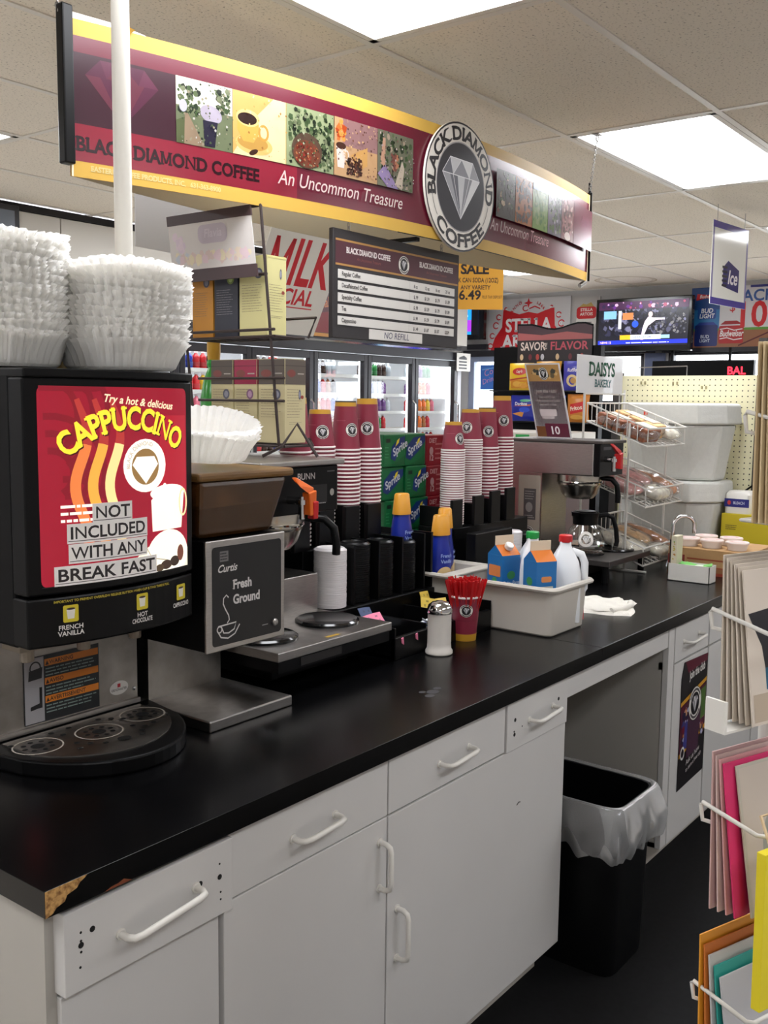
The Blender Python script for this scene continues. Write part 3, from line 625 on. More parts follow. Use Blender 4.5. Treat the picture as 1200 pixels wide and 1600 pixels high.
def lays(p, w, h):
    p.rect(w * .1, h * .1, w * .9, h * .4, (214, 140, 40)); p.ell(w * .5, h * .7, w * .3, h * .13, (190, 40, 40)); p.text("Lay's", w * .5, h * .66, h * .09, (240, 236, 220), 'c', 'b', shear=.2); p.poly([(w * .05, h * .42), (w * .95, h * .52), (w * .95, h * .47), (w * .05, h * .37)], (176, 50, 36)); p.ell(w * .4, h * .25, w * .2, h * .1, (232, 176, 70)); p.ell(w * .65, h * .2, w * .18, h * .09, (226, 160, 60))
def dor(p, w, h):
    p.poly([(w * .1, h * .3), (w * .5, h * .18), (w * .6, h * .4)], (214, 140, 60)); p.text('Doritos', w * .45, h * .62, h * .12, (236, 236, 240), 'c', 'b', maxw=w * .75); p.poly([(w * .1, h * .58), (w * .85, h * .66), (w * .8, h * .6)], (214, 110, 40)); p.ell(w * .6, h * .8, w * .2, h * .05, (60, 160, 120)); p.ell(w * .6, h * .45, w * .2, h * .1, (40, 80, 200))
def ruf(p, w, h):
    p.ell(w * .45, h * .35, w * .25, h * .2, (222, 200, 150)); p.text('Ruffles', w * .45, h * .65, h * .11, (230, 220, 240), 'c', 'b', shear=.2, maxw=w * .8); p.ell(w * .5, h * .35, w * .12, h * .1, (196, 150, 90))
def fri(p, w, h):
    p.poly([(w * .2, h * .3), (w * .8, h * .4), (w * .8, h * .75), (w * .2, h * .65)], (200, 40, 40)); p.text('Fritos', w * .5, h * .45, h * .14, (244, 230, 210), 'c', 'b', rot=10, maxw=w * .6); p.ell(w * .5, h * .2, w * .3, h * .08, (226, 170, 80))
bag(3.60, 1.68, .2, .2, (224, 184, 34), 'yellow potato chip bag on the upper chip rack shelf', lays); bag(3.38, 1.68, .2, .21, (210, 150, 40), 'gold chip bag partly behind the tilted club sign', lays); bag(3.17, 1.68, .19, .21, (66, 66, 168), 'violet ridged chip bag at the right of the upper chip shelf', ruf)
bag(3.57, 1.46, .22, .19, (26, 40, 150), 'dark blue tortilla chip bag on the lower chip rack shelf', dor); bag(3.34, 1.46, .2, .19, (26, 44, 160), 'blue tortilla chip bag hidden behind the club sign', dor); bag(3.14, 1.46, .17, .2, (206, 130, 50), 'orange corn chip bag on the lower chip shelf by the bread rack', fri)
t = thing('display_counter', 'brown display counter with a pale top in front of the chip rack', 'counter', (5.9, 3.3, 0)); part(t, 'body', MB().box(5.6, 6.05, 2.9, 3.7, 0, 1.35), M_('brown_panel', (70, 46, 38), .6)); part(t, 'top', MB().box(5.57, 6.07, 2.88, 3.72, 1.35, 1.41), cream_pl, bevel=.004)
p = Print(plane((5.568, 3.2, 1.365), (0, -1, 0), (0, 0, 1))); p.rect(0, 0, .1, .03, (40, 140, 70)); p.build(t, 'green_tag')

# ================================================================== COUNTER AND CABINETS
ZT = .912
FY = 1.185        # face of the cabinet fronts
ct = thing('countertop', 'long black laminate countertop with a chipped front corner', 'countertop', (2.6, 1.8, .872))
part(ct, 'slab', MB().box(.755, 2.55, 1.165, 2.45, .872, ZT), black_lam, bevel=.0006)
part(ct, 'slab', MB().box(2.5515, 4.58, 1.165, 2.45, .872, ZT), black_lam, bevel=.002)
chip = [(0.0005, .0005), (.012, .0035), (.018, .010), (.032, .014), (.036, .022), (.052, .026), (.058, .033), (.066, .0365), (.07, .0395), (.0005, .0395)]
part(ct, 'chipped_corner', MB().prism(chip, plane((.755, 1.165, .872), (1, 0, 0), (0, 0, 1)), -.004, .0006), pboard)
chip2 = [(.10, .0003), (.112, .004), (.125, .0045), (.135, .0075), (.142, .004), (.150, .0003)]
part(ct, 'chipped_corner', MB().prism(chip2, plane((.755, 1.165, .872), (1, 0, 0), (0, 0, 1)), -.004, .0005), M_('chip_red_brown', (120, 62, 34), .9))
p = Print(plane((1.86, 1.28, ZT), (1, 0, 0), (0, 1, 0)), h0=2e-4)
for x, y, r in ((.0, .0, .014), (.03, .012, .018), (.012, .03, .01), (.06, .02, .012)): p.ring(x, y, r, r * .8, r * .8, (40, 38, 40), 14)
p.build(ct, 'dried_spill', rough=.7)
def handle(par, a, b, out=.032, r=.0058, n=8):
    a = Vector(a); b = Vector(b); o = Vector((0, -out, 0)); d = (b - a).normalized() * .018
    return part(par, 'handle', MB().tube([a, a + o * .55, a + o * .9 + d * .3, a + o + d, b + o - d, b + o * .9 - d * .3, b + o * .55, b], r, n).lathe([(.009, 0), (.009, .003)], a, 8, Matrix.Rotation(R(90), 3, 'X')).lathe([(.009, 0), (.009, .003)], b, 8, Matrix.Rotation(R(90), 3, 'X')), white_pl, smooth=50)
def unit(name, lab, x0, x1, front0=None):
    t = thing(name, lab, 'cabinet', ((x0 + x1) / 2, FY, 0))
    part(t, 'carcass', MB().box(x0, x0 + .018, FY + .02, 1.75, .1, .872).box(x1 - .018, x1, FY + .02, 1.75, .1, .872).box(x0, x1, 1.74, 1.76, .1, .872).box(x0, x1, FY + .02, 1.75, .1, .118).box(x0, x1, FY + .02, FY + .035, .72, .745), white_lam2)
    part(t, 'kick_board', MB().box(x0, x1, FY + .07, FY + .085, 0, .1), M_('kick_board', (186, 180, 170), .6))
    return t
def front(t, nm, x0, x1, z0, z1, y=FY, th=.019, m=None):
    return part(t, nm, MB().box(x0, x1, y, y + th, z0, z1), m or white_lam, bevel=.0015)
def holes(par, pts, y):
    m = MB()
    for x, z, r in pts: m.cyl((x, y - .0006, z), (x, y + .002, z), r, n=10)
    part(par, 'screw_hole', m, M_('screw_hole_dark', (14, 13, 13), .9))
u = unit('base_cabinet', 'white cabinet at the near end with a drilled drawer front standing proud', .79, 1.105)
front(u, 'door', .79, 1.10, .105, .728)
part(u, 'end_panel', MB().box(.772, .79, FY + .01, 2.42, .0, .872), white_lam2)
d = front(u, 'drawer_front', .787, 1.118, .735, .862, y=FY - .016, th=.034); handle(d, (.885, FY - .016, .792), (1.035, FY - .016, .806))
hy = FY - .016
holes(d, [(.812 + .003, .825, .002), (.835, .822, .0048), (.815, .812, .002), (.815, .8055, .0048), (.815, .795, .002), (.813, .772, .002), (1.045, .808, .0048), (1.088, .803, .0048), (1.088, .826, .0018), (1.090, .776, .0018), (1.090, .763, .0018)], hy)
u = unit('base_cabinet', 'white cabinet with one plain drawer and a door hinged left, second from the near end', 1.11, 1.575)
d = front(u, 'drawer_front', 1.121, 1.574, .742, .862); handle(d, (1.285, FY, .795), (1.405, FY, .801))
d = front(u, 'door', 1.112, 1.574, .105, .739); handle(d, (1.548, FY, .693), (1.548, FY, .593))
u = unit('base_cabinet', 'wide white cabinet with two drawers over one broad door beside the bin', 1.58, 2.372)
d = front(u, 'drawer_front', 1.5785, 2.050, .742, .862); handle(d, (1.765, FY, .797), (1.885, FY, .803))
d = front(u, 'drawer_front', 2.0545, 2.374, .738, .862, y=FY - .004); handle(d, (2.165, FY - .004, .797), (2.29, FY - .004, .803))
holes(d, [(2.092, .815, .005), (2.088, .786, .0025), (2.09, .778, .005), (2.128, .79, .002), (2.322, .815, .005), (2.318, .792, .005)], FY - .004)
d = front(u, 'door', 1.5785, 2.374, .105, .737); handle(d, (1.612, FY, .522), (1.612, FY, .410))
part(u, 'scuff_mark', MB().tube([(2.118, FY - .0005, .585), (2.128, FY - .0005, .59), (2.136, FY - .0005, .588)], .0012, 4), M_('screw_hole_dark', (14, 13, 13), .9))
r_ = thing('kneehole_panel', 'white rail and back panel of the open bay holding the bin', 'panel', (2.75, 1.5, 0))
part(r_, 'rail', MB().box(2.376, 3.108, FY + .004, FY + .022, .80, .872), white_lam); part(r_, 'back_panel', MB().box(2.374, 3.11, 1.72, 1.738, 0, .872), white_lam2)
u = unit('base_cabinet', 'narrow white cabinet with a coffee poster taped to its door', 3.112, 3.49)
d = front(u, 'drawer_front', 3.165, 3.486, .735, .858); handle(d, (3.245, FY, .795), (3.385, FY, .80))
part(u, 'side_stile', MB().box(3.112, 3.16, FY + .002, FY + .022, .1, .866), white_lam)
d = front(u, 'door', 3.165, 3.486, .1, .728)
po = thing('coffee_poster', 'black and maroon coffee cup poster taped to the white cabinet door', 'poster', (3.36, FY - .003, .3))
f = plane((3.235, FY - .001, .265), (1, 0, 0), (0, 0, 1)); part(po, 'sheet', MB().prism([(0, 0), (.25, .012), (.25, .445), (.02, .455), (0, .40)], f, 0, .0015), M_('poster_sheet', (26, 22, 24), .35)); p = Print(plane((3.235, FY - .0026, .265), (1, 0, 0), (0, 0, 1)))
p.poly([(0.002, .12), (.248, .16), (.248, .34), (.002, .31)], (78, 26, 44)); p.poly([(.002, .30), (.248, .345), (.248, .36), (.002, .315)], (206, 150, 40)); p.poly([(.002, .115), (.248, .17), (.248, .185), (.002, .13)], (206, 150, 40)); p.poly([(.06, .41), (.248, .42), (.248, .445), (.03, .455)], (92, 26, 44))
p.blobs(.01, .15, .24, .32, [(60, 60, 120), (150, 70, 50), (40, 30, 60), (190, 190, 220), (110, 20, 40), (200, 150, 110)], 90, .006, .022, rnd); p.poly([(.16, .2), (.24, .22), (.24, .33), (.18, .32)], (80, 110, 50)); p.poly([(.03, .14), (.1, .14), (.13, .22), (.05, .24)], (60, 60, 130))
p.poly([(.07, .1), (.18, .11), (.2, .26), (.07, .25)], (70, 40, 60)); p.logo(.135, .285, .062); p.text('Join the club', .07, .385, .028, (236, 232, 226), st='b', rot=4, maxw=.15); p.ell(.03, .13, .02, .024, (220, 216, 214)); p.ell(.03, .13, .013, .016, (30, 24, 30))
p.text('Ask us how', .07, .075, .02, (214, 208, 206), rot=12, maxw=.13); p.text('to earn a free cup', .07, .05, .016, (214, 208, 206), rot=12, maxw=.15); p.build(po, 'print', rough=.3)
u = unit('base_cabinet', 'white cabinet at the far end of the counter, partly behind the greeting cards', 3.495, 4.05); front(u, 'drawer_front', 3.50, 4.045, .735, .858); front(u, 'door', 3.50, 4.045, .1, .728)
u = unit('base_cabinet', 'last white cabinet hidden behind the greeting cards', 4.055, 4.57); front(u, 'drawer_front', 4.06, 4.565, .735, .858); front(u, 'door', 4.06, 4.565, .1, .728)

# ---------------------------------------------------------------- bin with liner
bn = thing('trash_bin', 'black square trash bin standing in the open bay of the counter', 'trash bin', (2.56, 1.24, 0))
def ringpt(u, hw, hd, cx=2.56, cy=1.25, rr=.04):
    t = (u % 1) * 4; k = int(t); q = t - k
    c = [(-hw, -hd), (hw, -hd), (hw, hd), (-hw, hd)]; a = c[k]; b = c[(k + 1) % 4]
    x = a[0] + (b[0] - a[0]) * q; y = a[1] + (b[1] - a[1]) * q
    L = (abs(x / hw) ** 8 + abs(y / hd) ** 8) ** (1 / 8); return Vector((cx + x / L, cy + y / L, 0))
def wallf(prof):
    n = len(prof) - 1
    def f(u, v):
        i = min(n - 1, int(v * n)); q = v * n - i; a, b = prof[i], prof[i + 1]; g = a[0] + (b[0] - a[0]) * q; z = a[1] + (b[1] - a[1]) * q
        p = ringpt(u, .135 + g, .205 + g); p.z = z; return p
    return f
m = MB().grid(wallf([(-.012, .0), (0.0, .498), (.004, .50), (-.006, .50), (-.02, .015)]), 48, 4, cu=True); m.add([ringpt(i / 48, .12, .19) + Vector((0, 0, .012)) for i in range(48)], [tuple(range(48))])
part(bn, 'bin_body', m, M_('bin_black', (4, 4, 5), .5, spec=.2), smooth=50)
ln = thing('bin_liner', 'translucent white plastic bag draped over the rim of the black bin', 'bag', (2.56, 1.24, .25))
rz = random.Random(3); ph = [rz.random() * 6 for _ in range(8)]
def lf(u, v):
    wv = sum(sin(2 * pi * u * k + ph[i]) / (1 + i * .3) for i, k in enumerate((5, 9, 14, 23, 31))) / 3
    if v < .45:
        q = v / .45; p = ringpt(u, .118 + .017 * q + .004 * wv, .188 + .017 * q + .004 * wv); p.z = .2 + .305 * q
    elif v < .52:
        q = (v - .45) / .07; p = ringpt(u, .135 + .012 * q, .205 + .012 * q); p.z = .505 + .003 * sin(pi * q)
    else:
        q = (v - .52) / .48; drop = .142 + .012 * wv + .03 * max(0, 1 - abs(((u - .93 + .5) % 1) - .5) / .02) + .008 * sin(2 * pi * u * 3)
        g = .012 + .024 * sin(pi * q * .9) + (.012 * wv + .005 * sin(60 * u + 7 * q) + .004 * sin(113 * u - 5 * q)) * (q ** .6); p = ringpt(u, .135 + g, .205 + g); p.z = .505 - drop * q
    return p
part(ln, 'film', MB().grid(lf, 220, 34, cu=True), linerm, smooth=180)

# ================================================================== CAPPUCCINO MACHINE
cm = thing('cappuccino_machine', 'black cappuccino dispenser with a lit red front panel at the near end', 'coffee machine', (1.15, 1.75, ZT))
X0c, X1c, Yf = .962, 1.338, 1.51
def bow(x): return -.032 * (1 - ((x - (X0c + X1c) / 2) / ((X1c - X0c) / 2)) ** 2)
def bowed(z0, z1, yb, n=16, ofs=0, x0=X0c, x1=X1c):
    m = MB(); xs = [x0 + (x1 - x0) * i / n for i in range(n + 1)]; poly = [(x, Yf + bow(x) + ofs) for x in xs] + [(x1, yb), (x0, yb)]
    return m.prism(poly, lambda u, v, h: Vector((u, v, h)), z0, z1)
part(cm, 'housing', MB().box(X0c, X1c, 1.55, 2.06, 1.155, 1.64), black_mat, bevel=.006)
part(cm, 'back_column', MB().box(X0c, X1c, 1.70, 2.06, ZT, 1.155), black_mat)
part(cm, 'top_cap', bowed(1.632, 1.648, 2.06, ofs=-.004), black_pl, bevel=.003)
d = part(cm, 'door', bowed(1.252, 1.632, 1.555), black_pl, bevel=.004)
f = lambda u, v, h=0.0: Vector((X0c + .022 + u, Yf + bow(X0c + .022 + u) - h - .0006, 1.266 + v)); W, Hh = .332, .352
p = Print(f, step=.004, dh=3e-5)
p.rrect(0, 0, W, Hh, .012, (150, 20, 42))
for cx, cy, rr in ((.02, .2, .10), (.0, .3, .13), (.05, .1, .09)):
    for k in range(3):
        a0, a1 = -60, 100; pts = [(max(.003, min(W - .003, cx + (rr - .03 * k) * cos(R(a)))), max(.003, min(Hh - .003, cy + (rr - .03 * k) * sin(R(a))))) for a in range(a0, a1, 12)]; p.stroke(pts, .012, (128, 18, 36))
p.rect(.25, .12, W - .004, .3, (172, 30, 48))
for k, (x, c1) in enumerate(((.075, (232, 126, 66)), (.108, (242, 170, 70)), (.142, (250, 222, 150)))):
    pts = [(x + .012 * sin((y - .05) * 34 + .5) , y) for y in [.06 + .01 * i for i in range(20)]]; p.stroke(pts, .02, c1)
    pts = [(x + .012 * sin((y - .05) * 34 + .5), y) for y in [.25 + .01 * i for i in range(9)]]; p.stroke(pts, .02, (178, 54, 50), .01)
p.ell(.262, .01, .085, .05, (246, 240, 216)); p.ell(.272, .03, .06, .05, (252, 247, 232)); p.poly([(.228, .08), (.312, .08), (.322, .155), (.30, .166), (.25, .16), (.225, .14)], (252, 246, 232)); p.ell(.273, .152, .05, .016, (255, 252, 244)); p.ring(.318, .13, .014, .028, .005, (240, 220, 170), 20)
p.stroke([(.20, .07), (.225, .03), (.27, .02)], .002, (170, 160, 140)); p.ell(.265, .012, .016, .009, (60, 44, 36)); p.ell(.29, .016, .014, .01, (52, 38, 30)); p.ell(.308, .03, .01, .016, (110, 64, 50)); p.ell(.246, .008, .012, .007, (72, 56, 40)); p.rect(0, -.001, W, .0015, (16, 16, 18))
p.text('Try a hot & delicious', .118, .326, .0135, (246, 226, 190), shear=.25, rot=-5, maxw=.17, st='b')
for dx, dy, c in ((.002, -.0022, (60, 22, 16)), (0, 0, (250, 222, 60))):
    p.arctext('CAPPUCCINO', .176 + dx, .088 + dy, .188, .04, c, 91, st='s', maxw=.30)
p.ell(.212, .207, .053, .05, (252, 248, 240)); p.ell(.212, .205, .034, .034, (146, 112, 66)); p.poly([(.180, .209), (.190, .224), (.234, .224), (.244, .209), (.212, .173)], (252, 248, 240)); p.arctext('BLACK DIAMOND', .212, .207, .038, .0075, (190, 178, 160), 125, ry=.038); p.ell(.262, .166, .005, .005, (250, 244, 236))
p.lines(.035, .11, .17, .148, 3, (250, 236, 226), rnd, .4)
p.lines(.05, .088, .2, .1, 1, (214, 160, 60), rnd, .3)
p.build(d, 'lit_panel', rough=.18, emit=.34, label='red back-lit panel reading Try a hot and delicious CAPPUCCINO', clip=(0, 0, W, Hh))
p = Print(f, step=.008, h0=.0016)
GR = (244, 240, 236)
for txt, x, y, w_ in (('NOT', .098, .114, .074), ('INCLUDED', .05, .080, .158), ('WITH ANY', .052, .044, .155), ('BREAK FAST', .026, .006, .205)):
    p.rect(x - .005, y - .005, x + w_ + .005, y + .030, GR)
    p.text(txt, x, y + .003, .021, (34, 26, 28), st='b', maxw=w_, sx=1.3); p.rect(x - .003, y - .0015, x + w_ + .003, y - .0003, (50, 40, 40))
p.build(d, 'pasted_notice', rough=.4, label='grey pasted notice reading NOT INCLUDED WITH ANY BREAK FAST')
bp = part(cm, 'button_panel', bowed(1.158, 1.247, 1.56, ofs=.002), black_pl, bevel=.004)
f = lambda u, v, h=0.0: Vector((u, Yf + .002 + bow(u) - h - .0004, v)); p = Print(f, step=.008)
p.text('IMPORTANT: TO PREVENT OVERFLOW RELEASE BUTTON WHEN CUP IS TWO THIRDS FULL', 1.005, 1.2365, .0042, (196, 178, 60), st='b', maxw=.31)
for x, l1, l2 in ((1.035, 'FRENCH', 'VANILLA'), (1.185, 'HOT', 'CHOCOLATE'), (1.295, 'CAPPUCCINO', '')):
    p.rrect(x - .014, 1.200, x + .014, 1.231, .003, (206, 188, 44)); p.poly([(x - .006, 1.206), (x + .006, 1.206), (x + .008, 1.224), (x - .008, 1.224)], (226, 222, 210)); p.ell(x, 1.224, .008, .002, (60, 44, 30))
    p.text(l1, x, 1.187, .0082, (222, 218, 214), 'c', 'b', maxw=.05); p.text(l2, x, 1.176, .0082, (222, 218, 214), 'c', 'b', maxw=.05)
p.build(bp, 'button_labels', rough=.35)
part(cm, 'splash_panel', MB().box(X0c + .004, X1c - .004, 1.688, 1.70, .945, 1.15), steel_d)
part(cm, 'splash_ledge', MB().box(X0c + .004, X1c - .004, 1.678, 1.70, .945, .955), steel)
for k, x in enumerate((1.03, 1.155, 1.28)):
    part(cm, 'nozzle', MB().box(x - .03, x + .03, 1.60, 1.66, 1.13, 1.158).cyl((x, 1.625, 1.105), (x, 1.625, 1.135), .013, n=12), M_('nozzle_grey', (150, 138, 122), .45), bevel=.002)
part(cm, 'status_light', MB().lathe([(.004, 0), (.003, .003), (0, .004)], (1.075, 1.684, 1.118), 10, Matrix.Rotation(R(90), 3, 'X')), M_('red_led', (255, 30, 40), .3, emit=6))
p = Print(plane((1.06, 1.6872, .957), (1, 0, 0), (0, 0, 1))); p.rect(0, 0, .175, .135, (20, 24, 26)); p.rect(.002, .002, .045, .133, (150, 148, 150))
for k, (z, s) in enumerate(((.112, 'WARNING'), (.074, 'AVISO'), (.037, 'AVERTISSEMENT'))):
    p.rect(.047, z, .173, z + .014, (200, 116, 30)); p.text(s, .058, z + .003, .0078, (50, 30, 20), st='b'); p.poly([(.049, z + .002), (.057, z + .002), (.053, z + .011)], (40, 26, 20)); p.lines(.049, z - .022, .172, z - .002, 3, (120, 136, 130), rnd, .35)
p.poly([(.01, .088), (.04, .09), (.042, .112), (.012, .108)], (20, 20, 22)); p.ring(.026, .112, .013, .014, .003, (20, 20, 22), 16); p.poly([(.03, .03), (.04, .03), (.04, .072), (.034, .072), (.034, .04), (.014, .036), (.014, .028)], (20, 20, 22)); p.build(cm, 'warning_label', rough=.35)
p = Print(plane((1.285, 1.6872, .985), (1, 0, 0), (0, 0, 1))); p.ell(0, 0, .024, .015, (190, 186, 180)); p.rect(-.004, .001, .004, .009, (170, 40, 50)); p.text('GRINDMASTER', 0, -.006, .005, (90, 84, 84), 'c', 'b', maxw=.04); p.build(cm, 'oval_label')
m = MB()
for x, z in ((X0c + .016, 1.135), (X1c - .014, 1.135), (X0c + .016, .975), (X1c - .014, .975)): m.lathe([(.005, 0), (.004, .003), (0, .004)], (x, 1.688, z), 10, Matrix.Rotation(R(90), 3, 'X'))
part(cm, 'screw', m, chrome)
n = 20; xs = [X0c - .004 + (X1c + .03 - X0c) * i / n for i in range(n + 1)]; cx = (xs[0] + xs[-1]) / 2; hw = (xs[-1] - xs[0]) / 2
tray = lambda dy, s: [(cx + (x - cx) * s, 1.685 - (.265 + dy) * (1 - ((x - cx) / hw) ** 2) ** .5 * s) for x in xs] + [(cx + hw * s, 1.69), (cx - hw * s, 1.69)]
dt = part(cm, 'drip_tray', MB().prism(tray(0, 1), lambda u, v, h: Vector((u, v, h)), ZT, .942), black_pl, bevel=.004)
part(dt, 'drip_grate', MB().prism([(cx + (x - cx) * .88, 1.66 - .195 * (1 - ((x - cx) / hw) ** 2) ** .5) for x in xs[1:-1]] + [(cx + hw * .8, 1.668), (cx - hw * .8, 1.668)], lambda u, v, h: Vector((u, v, h)), .942, .9445), steel_d)
p = Print(plane((0, 0, .9445), (1, 0, 0), (0, 1, 0))); 
for hx in (1.035, 1.158, 1.28):
    cy = 1.605 if hx != 1.158 else 1.585
    p.ring(hx, cy, .048, .045, .003, (190, 182, 170), 30); p.ell(hx, cy, .014, .013, (10, 10, 10), 16)
    for k in range(8): p.ell(hx + .027 * cos(k * pi / 4), cy + .025 * sin(k * pi / 4), .0055, .005, (10, 10, 10), 10)
p.ell(1.165, 1.515, .014, .012, (10, 10, 10), 16)
for x, y in ((1.0, 1.64), (1.09, 1.645), (1.1, 1.62), (1.2, 1.645), (1.22, 1.63), (1.235, 1.61), (1.09, 1.56), (1.105, 1.54), (1.125, 1.52), (1.22, 1.56), (1.235, 1.54), (1.215, 1.525), (1.13, 1.645), (1.32, 1.64), (1.31, 1.56), (1.26, 1.545), (1.075, 1.53), (1.2, 1.505)): p.ell(x, y, .0062, .0056, (10, 10, 10), 10)
p.build(dt, 'grate_holes', rough=.8)

# ================================================================== COFFEE GRINDER
gr = thing('coffee_grinder', 'coffee grinder with a black Fresh Ground front and amber hopper', 'grinder', (1.48, 1.6, ZT))
part(gr, 'base_plate', MB().box(1.352, 1.60, 1.478, 1.72, ZT, ZT + .024), steel, bevel=.003)
part(gr, 'column', MB().box(1.37, 1.585, 1.695, 1.95, ZT, 1.09), steel_d)
part(gr, 'body', MB().box(1.365, 1.595, 1.505, 1.95, 1.074, 1.306), M_('grinder_black', (7, 7, 8), .5, spec=.15), bevel=.003)
part(gr, 'front_trim', MB().box(1.363, 1.597, 1.499, 1.506, 1.072, 1.308), steel, bevel=.002)
p = Print(plane((1.363, 1.4988, 1.072), (1, 0, 0), (0, 0, 1))); p.rrect(.016, .012, .222, .222, .008, (13, 13, 15))
p.text('Fresh', .075, .128, .019, (204, 200, 198), st='s', sx=.9); p.text('Ground', .075, .096, .019, (204, 200, 198), st='s', sx=.9)
p.stroke([(.062, .112), (.056, .118), (.048, .112), (.047, .1), (.053, .088), (.062, .074), (.064, .064), (.058, .058)], .0028, (204, 200, 198)); p.stroke([(.032, .054), (.084, .056), (.078, .042), (.062, .036), (.048, .038), (.04, .054)], .003, (204, 200, 198)); p.ring(.036, .047, .008, .008, .0028, (204, 200, 198), 16); p.stroke([(.032, .042), (.04, .03), (.06, .025), (.08, .032), (.094, .05)], .003, (204, 200, 198))
p.rect(.038, .19, .062, .212, (110, 108, 108)); p.lines(.039, .192, .061, .21, 3, (40, 40, 42), rnd, .5); p.text('Curtis', .03, .168, .015, (214, 210, 206), st='b', shear=.35); p.rect(.162, .034, .18, .036, (150, 150, 150)); p.build(gr, 'front_graphic', rough=.3)
part(gr, 'start_button', MB().lathe([(.008, 0), (.008, .004), (.006, .007), (0, .008)], (1.563, 1.499, 1.108), 14, Matrix.Rotation(R(90), 3, 'X')), steel)
hp = part(gr, 'hopper', MB().hexa([(1.372, 1.53, 1.308), (1.585, 1.53, 1.308), (1.585, 1.92, 1.308), (1.372, 1.92, 1.308)], [(1.358, 1.51, 1.43), (1.62, 1.51, 1.43), (1.62, 1.94, 1.43), (1.358, 1.94, 1.43)]), amber_t, bevel=.01)
part(hp, 'coffee_beans', MB().hexa([(1.378, 1.536, 1.31), (1.579, 1.536, 1.31), (1.579, 1.91, 1.31), (1.378, 1.91, 1.31)], [(1.37, 1.53, 1.372), (1.59, 1.53, 1.378), (1.59, 1.92, 1.37), (1.37, 1.92, 1.36)]), beans)
part(hp, 'hopper_lid', MB().box(1.35, 1.632, 1.502, 1.945, 1.43, 1.448), M_('smoky_lid', (150, 112, 66), .3, trans=.45), bevel=.006)

# ---------------------------------------------------------------- coffee filters
def filter_mesh(name, m, R0=.131, rb=.098, h=.058, fl=44):
    mb = MB(); n = fl * 4; rn = random.Random(5); jit = [rn.uniform(-.0025, .0025) for _ in range(n)]
    prof = [(0, rb, 0.0), (.15, rb + .006, .006), (.5, rb + (R0 - rb) * .45, .030), (.8, rb + (R0 - rb) * .8, .051), (1, R0, h)]
    vs = []; fs = []
    for t, r, z in prof:
        for i in range(n):
            a = 2 * pi * i / n; am = (.2 + .8 * t) * (.0045 if t else 0); rr = r + am * cos(fl * a) + jit[i] * t; zz = z + (.004 * cos(3 * a + 1) + jit[(i * 7) % n] * .8) * t; vs.append((rr * cos(a), rr * sin(a), zz))
    for j in range(len(prof) - 1):
        for i in range(n): fs.append((j * n + i, j * n + (i + 1) % n, (j + 1) * n + (i + 1) % n, (j + 1) * n + i))
    fs.append(tuple(reversed(range(n)))); mb.add(vs, fs); return mb.mesh(name, m)
fmesh = filter_mesh('coffee_filter', paper_w); fmesh2 = filter_mesh('coffee_filter_cream', paper_c)
def filt(me, loc, rot, lab, grp, sc=1.0):
    o = bpy.data.objects.new('coffee_filter', me); COL.objects.link(o); o.location = loc; o.rotation_euler = rot; o.scale = (sc, sc, sc); meta(o, lab, 'coffee filter', grp)
for (x, y, z0, n, me, tag, dx) in ((1.236, 1.60, 1.652, 24, fmesh, 'right white filter stack on the cappuccino machine', .0004), (1.035, 1.69, 1.652, 30, fmesh, 'left white filter stack on the cappuccino machine', -.0003), (1.255, 1.925, 1.652, 25, fmesh2, 'cream filter stack behind the two white stacks', 0)):
    for k in range(n):
        lab = ('topmost filter of the ' if k == n - 1 else ('lowest filter of the ' if k == 0 else 'filter inside the ')) + tag
        filt(me, (x + dx * k + rnd.uniform(-.0012, .0012), y + rnd.uniform(-.0012, .0012), z0 + k * .0062), (rnd.uniform(-.010, .010), rnd.uniform(-.010, .010), rnd.randint(0, 43) * 2 * pi / 44 + rnd.uniform(-.035, .035)), lab, tag if 0 < k < n - 1 else None)
for k in range(3):
    filt(fmesh, (1.46 + .001 * k, 1.63, 1.472 + .014 * k), (Matrix.Rotation(R(8 + 4 * k), 3, Vector((.75, -.66, 0))) @ Matrix.Rotation(R(6), 3, 'Y') @ Matrix.Rotation(.3 * k, 3, 'Z')).to_euler(), ('topmost', 'middle', 'lowest')[2 - k] + ' of the tilted white filters lying on the grinder hopper lid', None, 1.0)

# ---------------------------------------------------------------- white pole
t = thing('white_pole', 'slim white pole rising from the counter to the ceiling in front of the banner', 'pole', (1.375, 1.765, ZT)); part(t, 'shaft', MB().cyl((1.352, 1.732, 1.64), (1.352, 1.732, ZC), .0185, n=20), pole_m, smooth=40); part(t, 'flange', MB().lathe([(.034, 0), (.034, .005), (.02, .02)], (1.352, 1.732, 1.648), 20), pole_m, smooth=40)

# ---------------------------------------------------------------- BREWERS
def warmer(par, x, y, z, r=.085):
    w = part(par, 'warmer_plate', MB().lathe([(r, 0), (r, .006), (r - .006, .010), (r - .014, .006), (0, .006)], (x, y, z), 36), black_gl, smooth=40)
    return w
def funnel(par, x, y, z1, hx=1):
    fu = part(par, 'brew_funnel', MB().lathe([(.02, -.10), (.055, -.095), (.072, -.075), (.083, -.045), (.086, -.04), (.086, -.034), (.088, -.028), (.088, 0)], (x, y, z1), 36), M_('funnel_steel', (186, 180, 170), .24, 1.0), smooth=40)
    part(fu, 'funnel_rim', MB().lathe([(.0895, -.034), (.0915, -.03), (.0895, -.026)], (x, y, z1), 36), chrome, smooth=40)
    part(fu, 'funnel_handle', MB().tube([(x + .06 * hx, y - .07, z1 - .012), (x + .085 * hx, y - .115, z1 - .016), (x + .10 * hx, y - .135, z1 - .04), (x + .105 * hx, y - .14, z1 - .085), (x + .106 * hx, y - .138, z1 - .11)], .011, 8), black_pl, smooth=60)
    return fu
